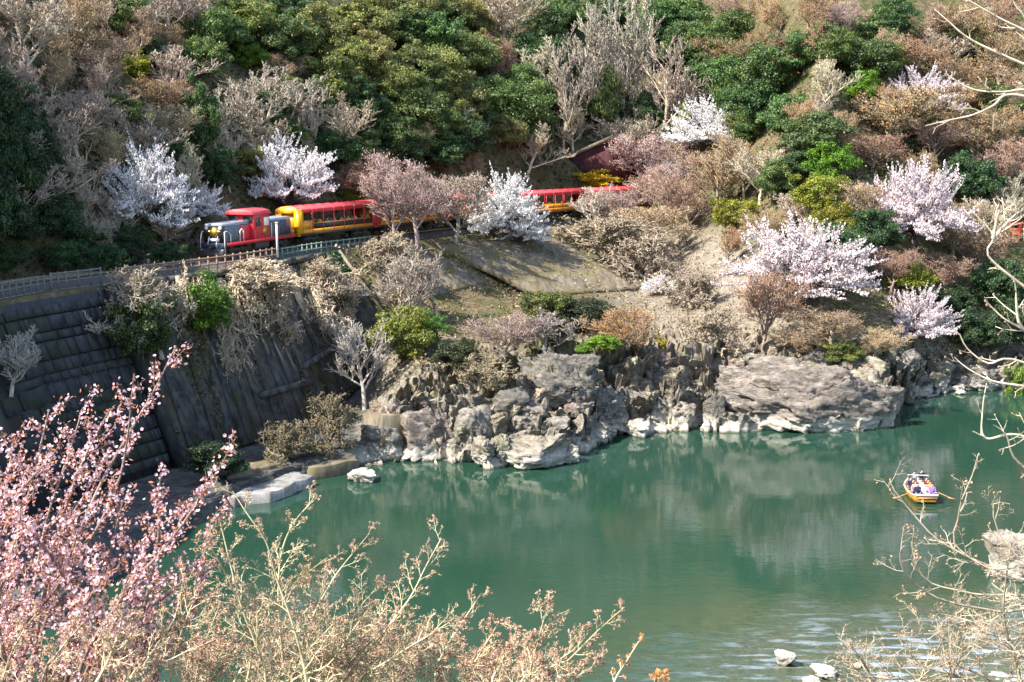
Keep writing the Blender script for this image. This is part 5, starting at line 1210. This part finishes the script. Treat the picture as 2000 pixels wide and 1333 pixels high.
NV = rng.normal(size=B_all.shape) + np.array([-.2, -.7, .5]); SZ = rng.uniform(.0085, .0155, len(B_all))
front = np.argsort(-SZ)[:280]; rest = np.setdiff1d(np.arange(len(B_all)), front)
V, F = blossom_geo(rng, B_all[rest] - off, NV[rest], SZ[rest]); tag(ob('blossoms', np_mesh('blossoms', V, [F], [MT['blossom']]), pk, color=(.74, .50, .53)), kind='stuff')
bmesh_v = []
for k in range(5):
    V, F = blossom_geo(rng, np.zeros((1, 3)), np.array([[0, 0, 1.]]), np.ones(1)); bmesh_v.append(np_mesh('blossom', V, [F], [MT['blossom']]))
for i in front:
    o = ob('blossom', bmesh_v[i % 5], pk, B_all[i] - off); o.scale = (SZ[i] * 1.1,) * 3; o.rotation_euler = Vector(NV[i]).to_track_quat('Z', 'Y').to_euler(); o.color = (*jit((.82, .60, .63), RJ, .12), 1)
C, _ = pts_along(sp.along, 8000, rng, .022, 0, (.6, 1.2, 1.2, 1)); V, F = quads(C - off, rng.normal(size=C.shape) + np.array([-.2, -.5, .5]), rng.uniform(.006, .014, len(C)), rng, 1.5)
tag(ob('young_leaves', np_mesh('young_leaves', V, [F], [MT['bud']]), pk, color=(.34, .16, .10)), kind='stuff')

def budding_spray(name, label, stems, d, seed, twc, budc, nb, L=84, ns=18, lv=3, cat='tree', r0=.014, budsz=(.003, .0075), kids=5, ang=40, jitb=.006, up=.05, wob=.11, grounded=True, elong=1.6, dj=.7, partname='buds'):
    sp = Spray(seed); e = thing(name, label, cat, (0, 0, 0)); x0 = at(*stems[0][0], d); e.location = (x0[0], x0[1], nearz(x0[0], x0[1])); off = np.array(e.location[:])
    for S in stems: sp.stem_px(S, d, r0, r0 * .22, ns, L * d / FPX, lv, up, wob, kids, ang, .52, dj, grounded=grounded)
    rng = np.random.default_rng(seed)
    if nb:
        tp = np.array([t[0] for t in sp.tips]); td = np.array([t[1] for t in sp.tips]); k = rng.choice(len(tp), nb); C = tp[k] + rng.normal(size=(nb, 3)) * jitb - td[k] * rng.uniform(0, .01, (nb, 1))
        V, F = quads(C - off, rng.normal(size=C.shape) + np.array([-.2, -.5, .4]), rng.uniform(*budsz, nb), rng, elong); tag(ob(partname, np_mesh(partname, V, [F], [MT['bud']]), e, color=budc), kind='stuff')
    sp.build(e, twc, tuple(x * 1.05 for x in twc)); return e
TW = (.52, .46, .28); BU = (.38, .27, .20)
budding_spray('budding_maple', 'near tan maple with forked stems between pink blossoms and water', [[(600, 1345), (575, 1230), (540, 1130), (520, 1060), (480, 1000), (455, 960)], [(560, 1345), (545, 1200), (548, 1090), (572, 1025), (605, 985)], [(413, 1330), (470, 1250), (525, 1188), (600, 1120), (640, 1090)], [(480, 1345), (490, 1240), (440, 1120), (405, 1060)], [(602, 1345), (605, 1226), (640, 1150), (665, 1111), (722, 1042)], [(330, 1345), (350, 1250), (380, 1170)], [(520, 1345), (500, 1260), (470, 1180), (430, 1020)], [(640, 1345), (650, 1280), (640, 1210), (600, 1150)], [(450, 1345), (520, 1290), (560, 1260), (610, 1200)]], 8.0, 11, TW, BU, 9000)
budding_spray('budding_maple', 'near tan maple with one long stem slanting over the water', [[(660, 1345), (720, 1270), (797, 1174), (830, 1110), (862, 1052)], [(620, 1345), (690, 1290), (740, 1240), (800, 1220)], [(700, 1345), (760, 1290), (840, 1240), (880, 1215)], [(560, 1345), (640, 1300), (690, 1230), (720, 1190)], [(500, 1345), (580, 1290), (650, 1220)], [(780, 1345), (800, 1290), (850, 1260)], [(640, 1345), (700, 1310), (780, 1270), (830, 1240)], [(720, 1345), (730, 1280), (760, 1230), (775, 1190)], [(600, 1345), (660, 1260), (700, 1190), (735, 1150)]], 8.4, 12, TW, BU, 9000)
budding_spray('budding_maple', 'low tan maple sprays left of the slanting twig at bottom centre', [[(850, 1345), (870, 1270), (900, 1220), (938, 1162)], [(900, 1345), (930, 1290), (960, 1240), (975, 1215)], [(960, 1345), (985, 1290), (1010, 1250)], [(820, 1345), (850, 1300), (880, 1270)], [(1035, 1345), (1050, 1260), (1068, 1190)]], 8.2, 13, TW, BU, 8000, 70, 17)
budding_spray('budding_maple', 'low tan maple with a twig slanting right at bottom centre', [[(1050, 1345), (1110, 1290), (1170, 1230), (1218, 1188)], [(1010, 1345), (1060, 1310), (1120, 1270), (1150, 1235)], [(1080, 1345), (1130, 1320), (1180, 1290)]], 8.0, 14, TW, BU, 4200, 60, 16)
budding_spray('budding_maple', 'lone reddish budding twig right of bottom centre', [[(1195, 1345), (1225, 1290), (1256, 1240)], [(1278, 1350), (1298, 1315)]], 8.0, 15, TW, (.5, .25, .1), 700, 26, 9, 2)
budding_spray('budding_maple', 'tan maple sprays in front of the pink cherry at the bottom left', [[(0, 1345), (30, 1260), (70, 1200)], [(80, 1345), (110, 1280), (160, 1220)], [(180, 1345), (220, 1270), (240, 1200)], [(280, 1345), (300, 1270), (340, 1210), (360, 1120)], [(380, 1345), (400, 1260), (430, 1180)], [(240, 1345), (330, 1290), (420, 1250)]], 7.2, 16, (.50, .44, .28), (.40, .28, .21), 8000, 74, 16)
FR = random.Random(31)
def fill(x0, x1, n, top): return [[(x, 1345), (x + FR.uniform(-10, 40), 1345 - FR.uniform(.3, .5) * (1345 - top(x))), (x + FR.uniform(10, 90), top(x) + FR.uniform(0, 50))] for x in [FR.uniform(x0, x1) for _ in range(n)]]
budding_spray('budding_maple', 'dense low haze of tan twigs along the bottom edge below the pink cherry', fill(120, 480, 11, lambda x: 1230), 8.8, 41, (.46, .40, .26), (.42, .28, .2), 9000, 70, 17, 3, 'tree', .010)
budding_spray('budding_maple', 'dense low haze of tan twigs along the bottom edge left of centre', fill(460, 800, 12, lambda x: 1215), 9.2, 42, (.46, .40, .26), (.40, .25, .18), 9000, 70, 17, 3, 'tree', .010)
budding_spray('budding_maple', 'dense low haze of tan twigs along the bottom edge at centre', fill(780, 1090, 9, lambda x: 1255), 9.2, 43, (.46, .40, .26), (.40, .25, .18), 7000, 60, 16, 3, 'tree', .010)
# bare shrub, lower right
RT = (.40, .345, .25)
budding_spray('bare_shrub', 'pale leafless shrub with arching stems in the near lower right', [
    [(2060, 1190), (1960, 1120), (1895, 1090), (1832, 1055), (1797, 1020), (1748, 960), (1738, 936)], [(2050, 1150), (1930, 1110), (1864, 1062), (1871, 1016), (1878, 978), (1899, 929), (1911, 887)], [(2060, 1215), (1950, 1195), (1850, 1175), (1800, 1150), (1765, 1115), (1758, 1080), (1767, 1066)],
    [(2060, 1200), (1900, 1160), (1820, 1140), (1790, 1105), (1780, 1058)], [(2060, 1260), (1960, 1250), (1900, 1215), (1840, 1200)], [(1990, 1345), (1970, 1250), (1960, 1180), (1975, 1060)], [(2060, 1120), (1990, 1090), (1950, 1040), (1940, 985), (1972, 985)]], 11, 21, RT, (.5, .3, .2), 900, 110, 13, 3, 'shrub', .022, (.005, .011), 4, 46, .008, .06, .2, True, 1.3, .5)
budding_spray('bare_shrub', 'tangle of pale leafless twigs over the gravel at bottom right', [
    [(1780, 1345), (1720, 1325), (1660, 1318), (1640, 1282)], [(1900, 1345), (1800, 1300), (1750, 1240)], [(1950, 1345), (1850, 1290), (1800, 1235), (1790, 1200)], [(2040, 1320), (1930, 1250), (1870, 1190)], [(1850, 1345), (1880, 1270), (1870, 1220)], [(1700, 1345), (1690, 1300), (1660, 1260)], [(2010, 1345), (1990, 1270), (1930, 1210)]], 11.5, 22, RT, (.5, .3, .2), 900, 110, 14, 3, 'shrub', .017, (.005, .010), 4, 46, .008, .08, .2, True, 1.3, .5)
# bare tree at the right edge (trunk just outside the frame)
budding_spray('bare_tree', 'near leafless tree reaching pale branches in from the right edge', [
    [(2110, 1500), (2090, 1100), (2085, 700), (2080, 300), (2060, 60), (2020, -80)], [(2085, 150), (2010, 130), (1900, 80), (1850, 40), (1825, 18)], [(2082, 220), (2010, 178), (1960, 180), (1900, 175), (1850, 147)], [(2082, 210), (1975, 185), (1940, 207), (1900, 225), (1850, 236), (1808, 246)], [(2075, 100), (2000, 60), (1950, 35), (1890, 0)],
    [(2085, 620), (2000, 560), (1930, 500), (1941, 465), (1925, 440), (1893, 408)], [(1940, 466), (1948, 425), (1958, 402)], [(1941, 465), (1970, 432), (1992, 412)], [(2088, 780), (2010, 757), (1940, 745), (1890, 720), (1864, 698)], [(2087, 740), (1975, 702), (1930, 710), (1890, 682), (1874, 652)], [(2086, 700), (2000, 645), (1960, 622), (1925, 588)], [(2020, 660), (1990, 630), (1984, 560)],
    [(2090, 900), (1990, 850), (1924, 856), (1919, 803), (1927, 748)], [(2090, 960), (1990, 905), (1965, 850), (1940, 830)]], 11.5, 23, (.44, .385, .29), (.42, .32, .22), 300, 70, 4, 2, 'tree', .02, (.005, .010), 2, 44, .006, .05, .16, False, 1.3, .15)
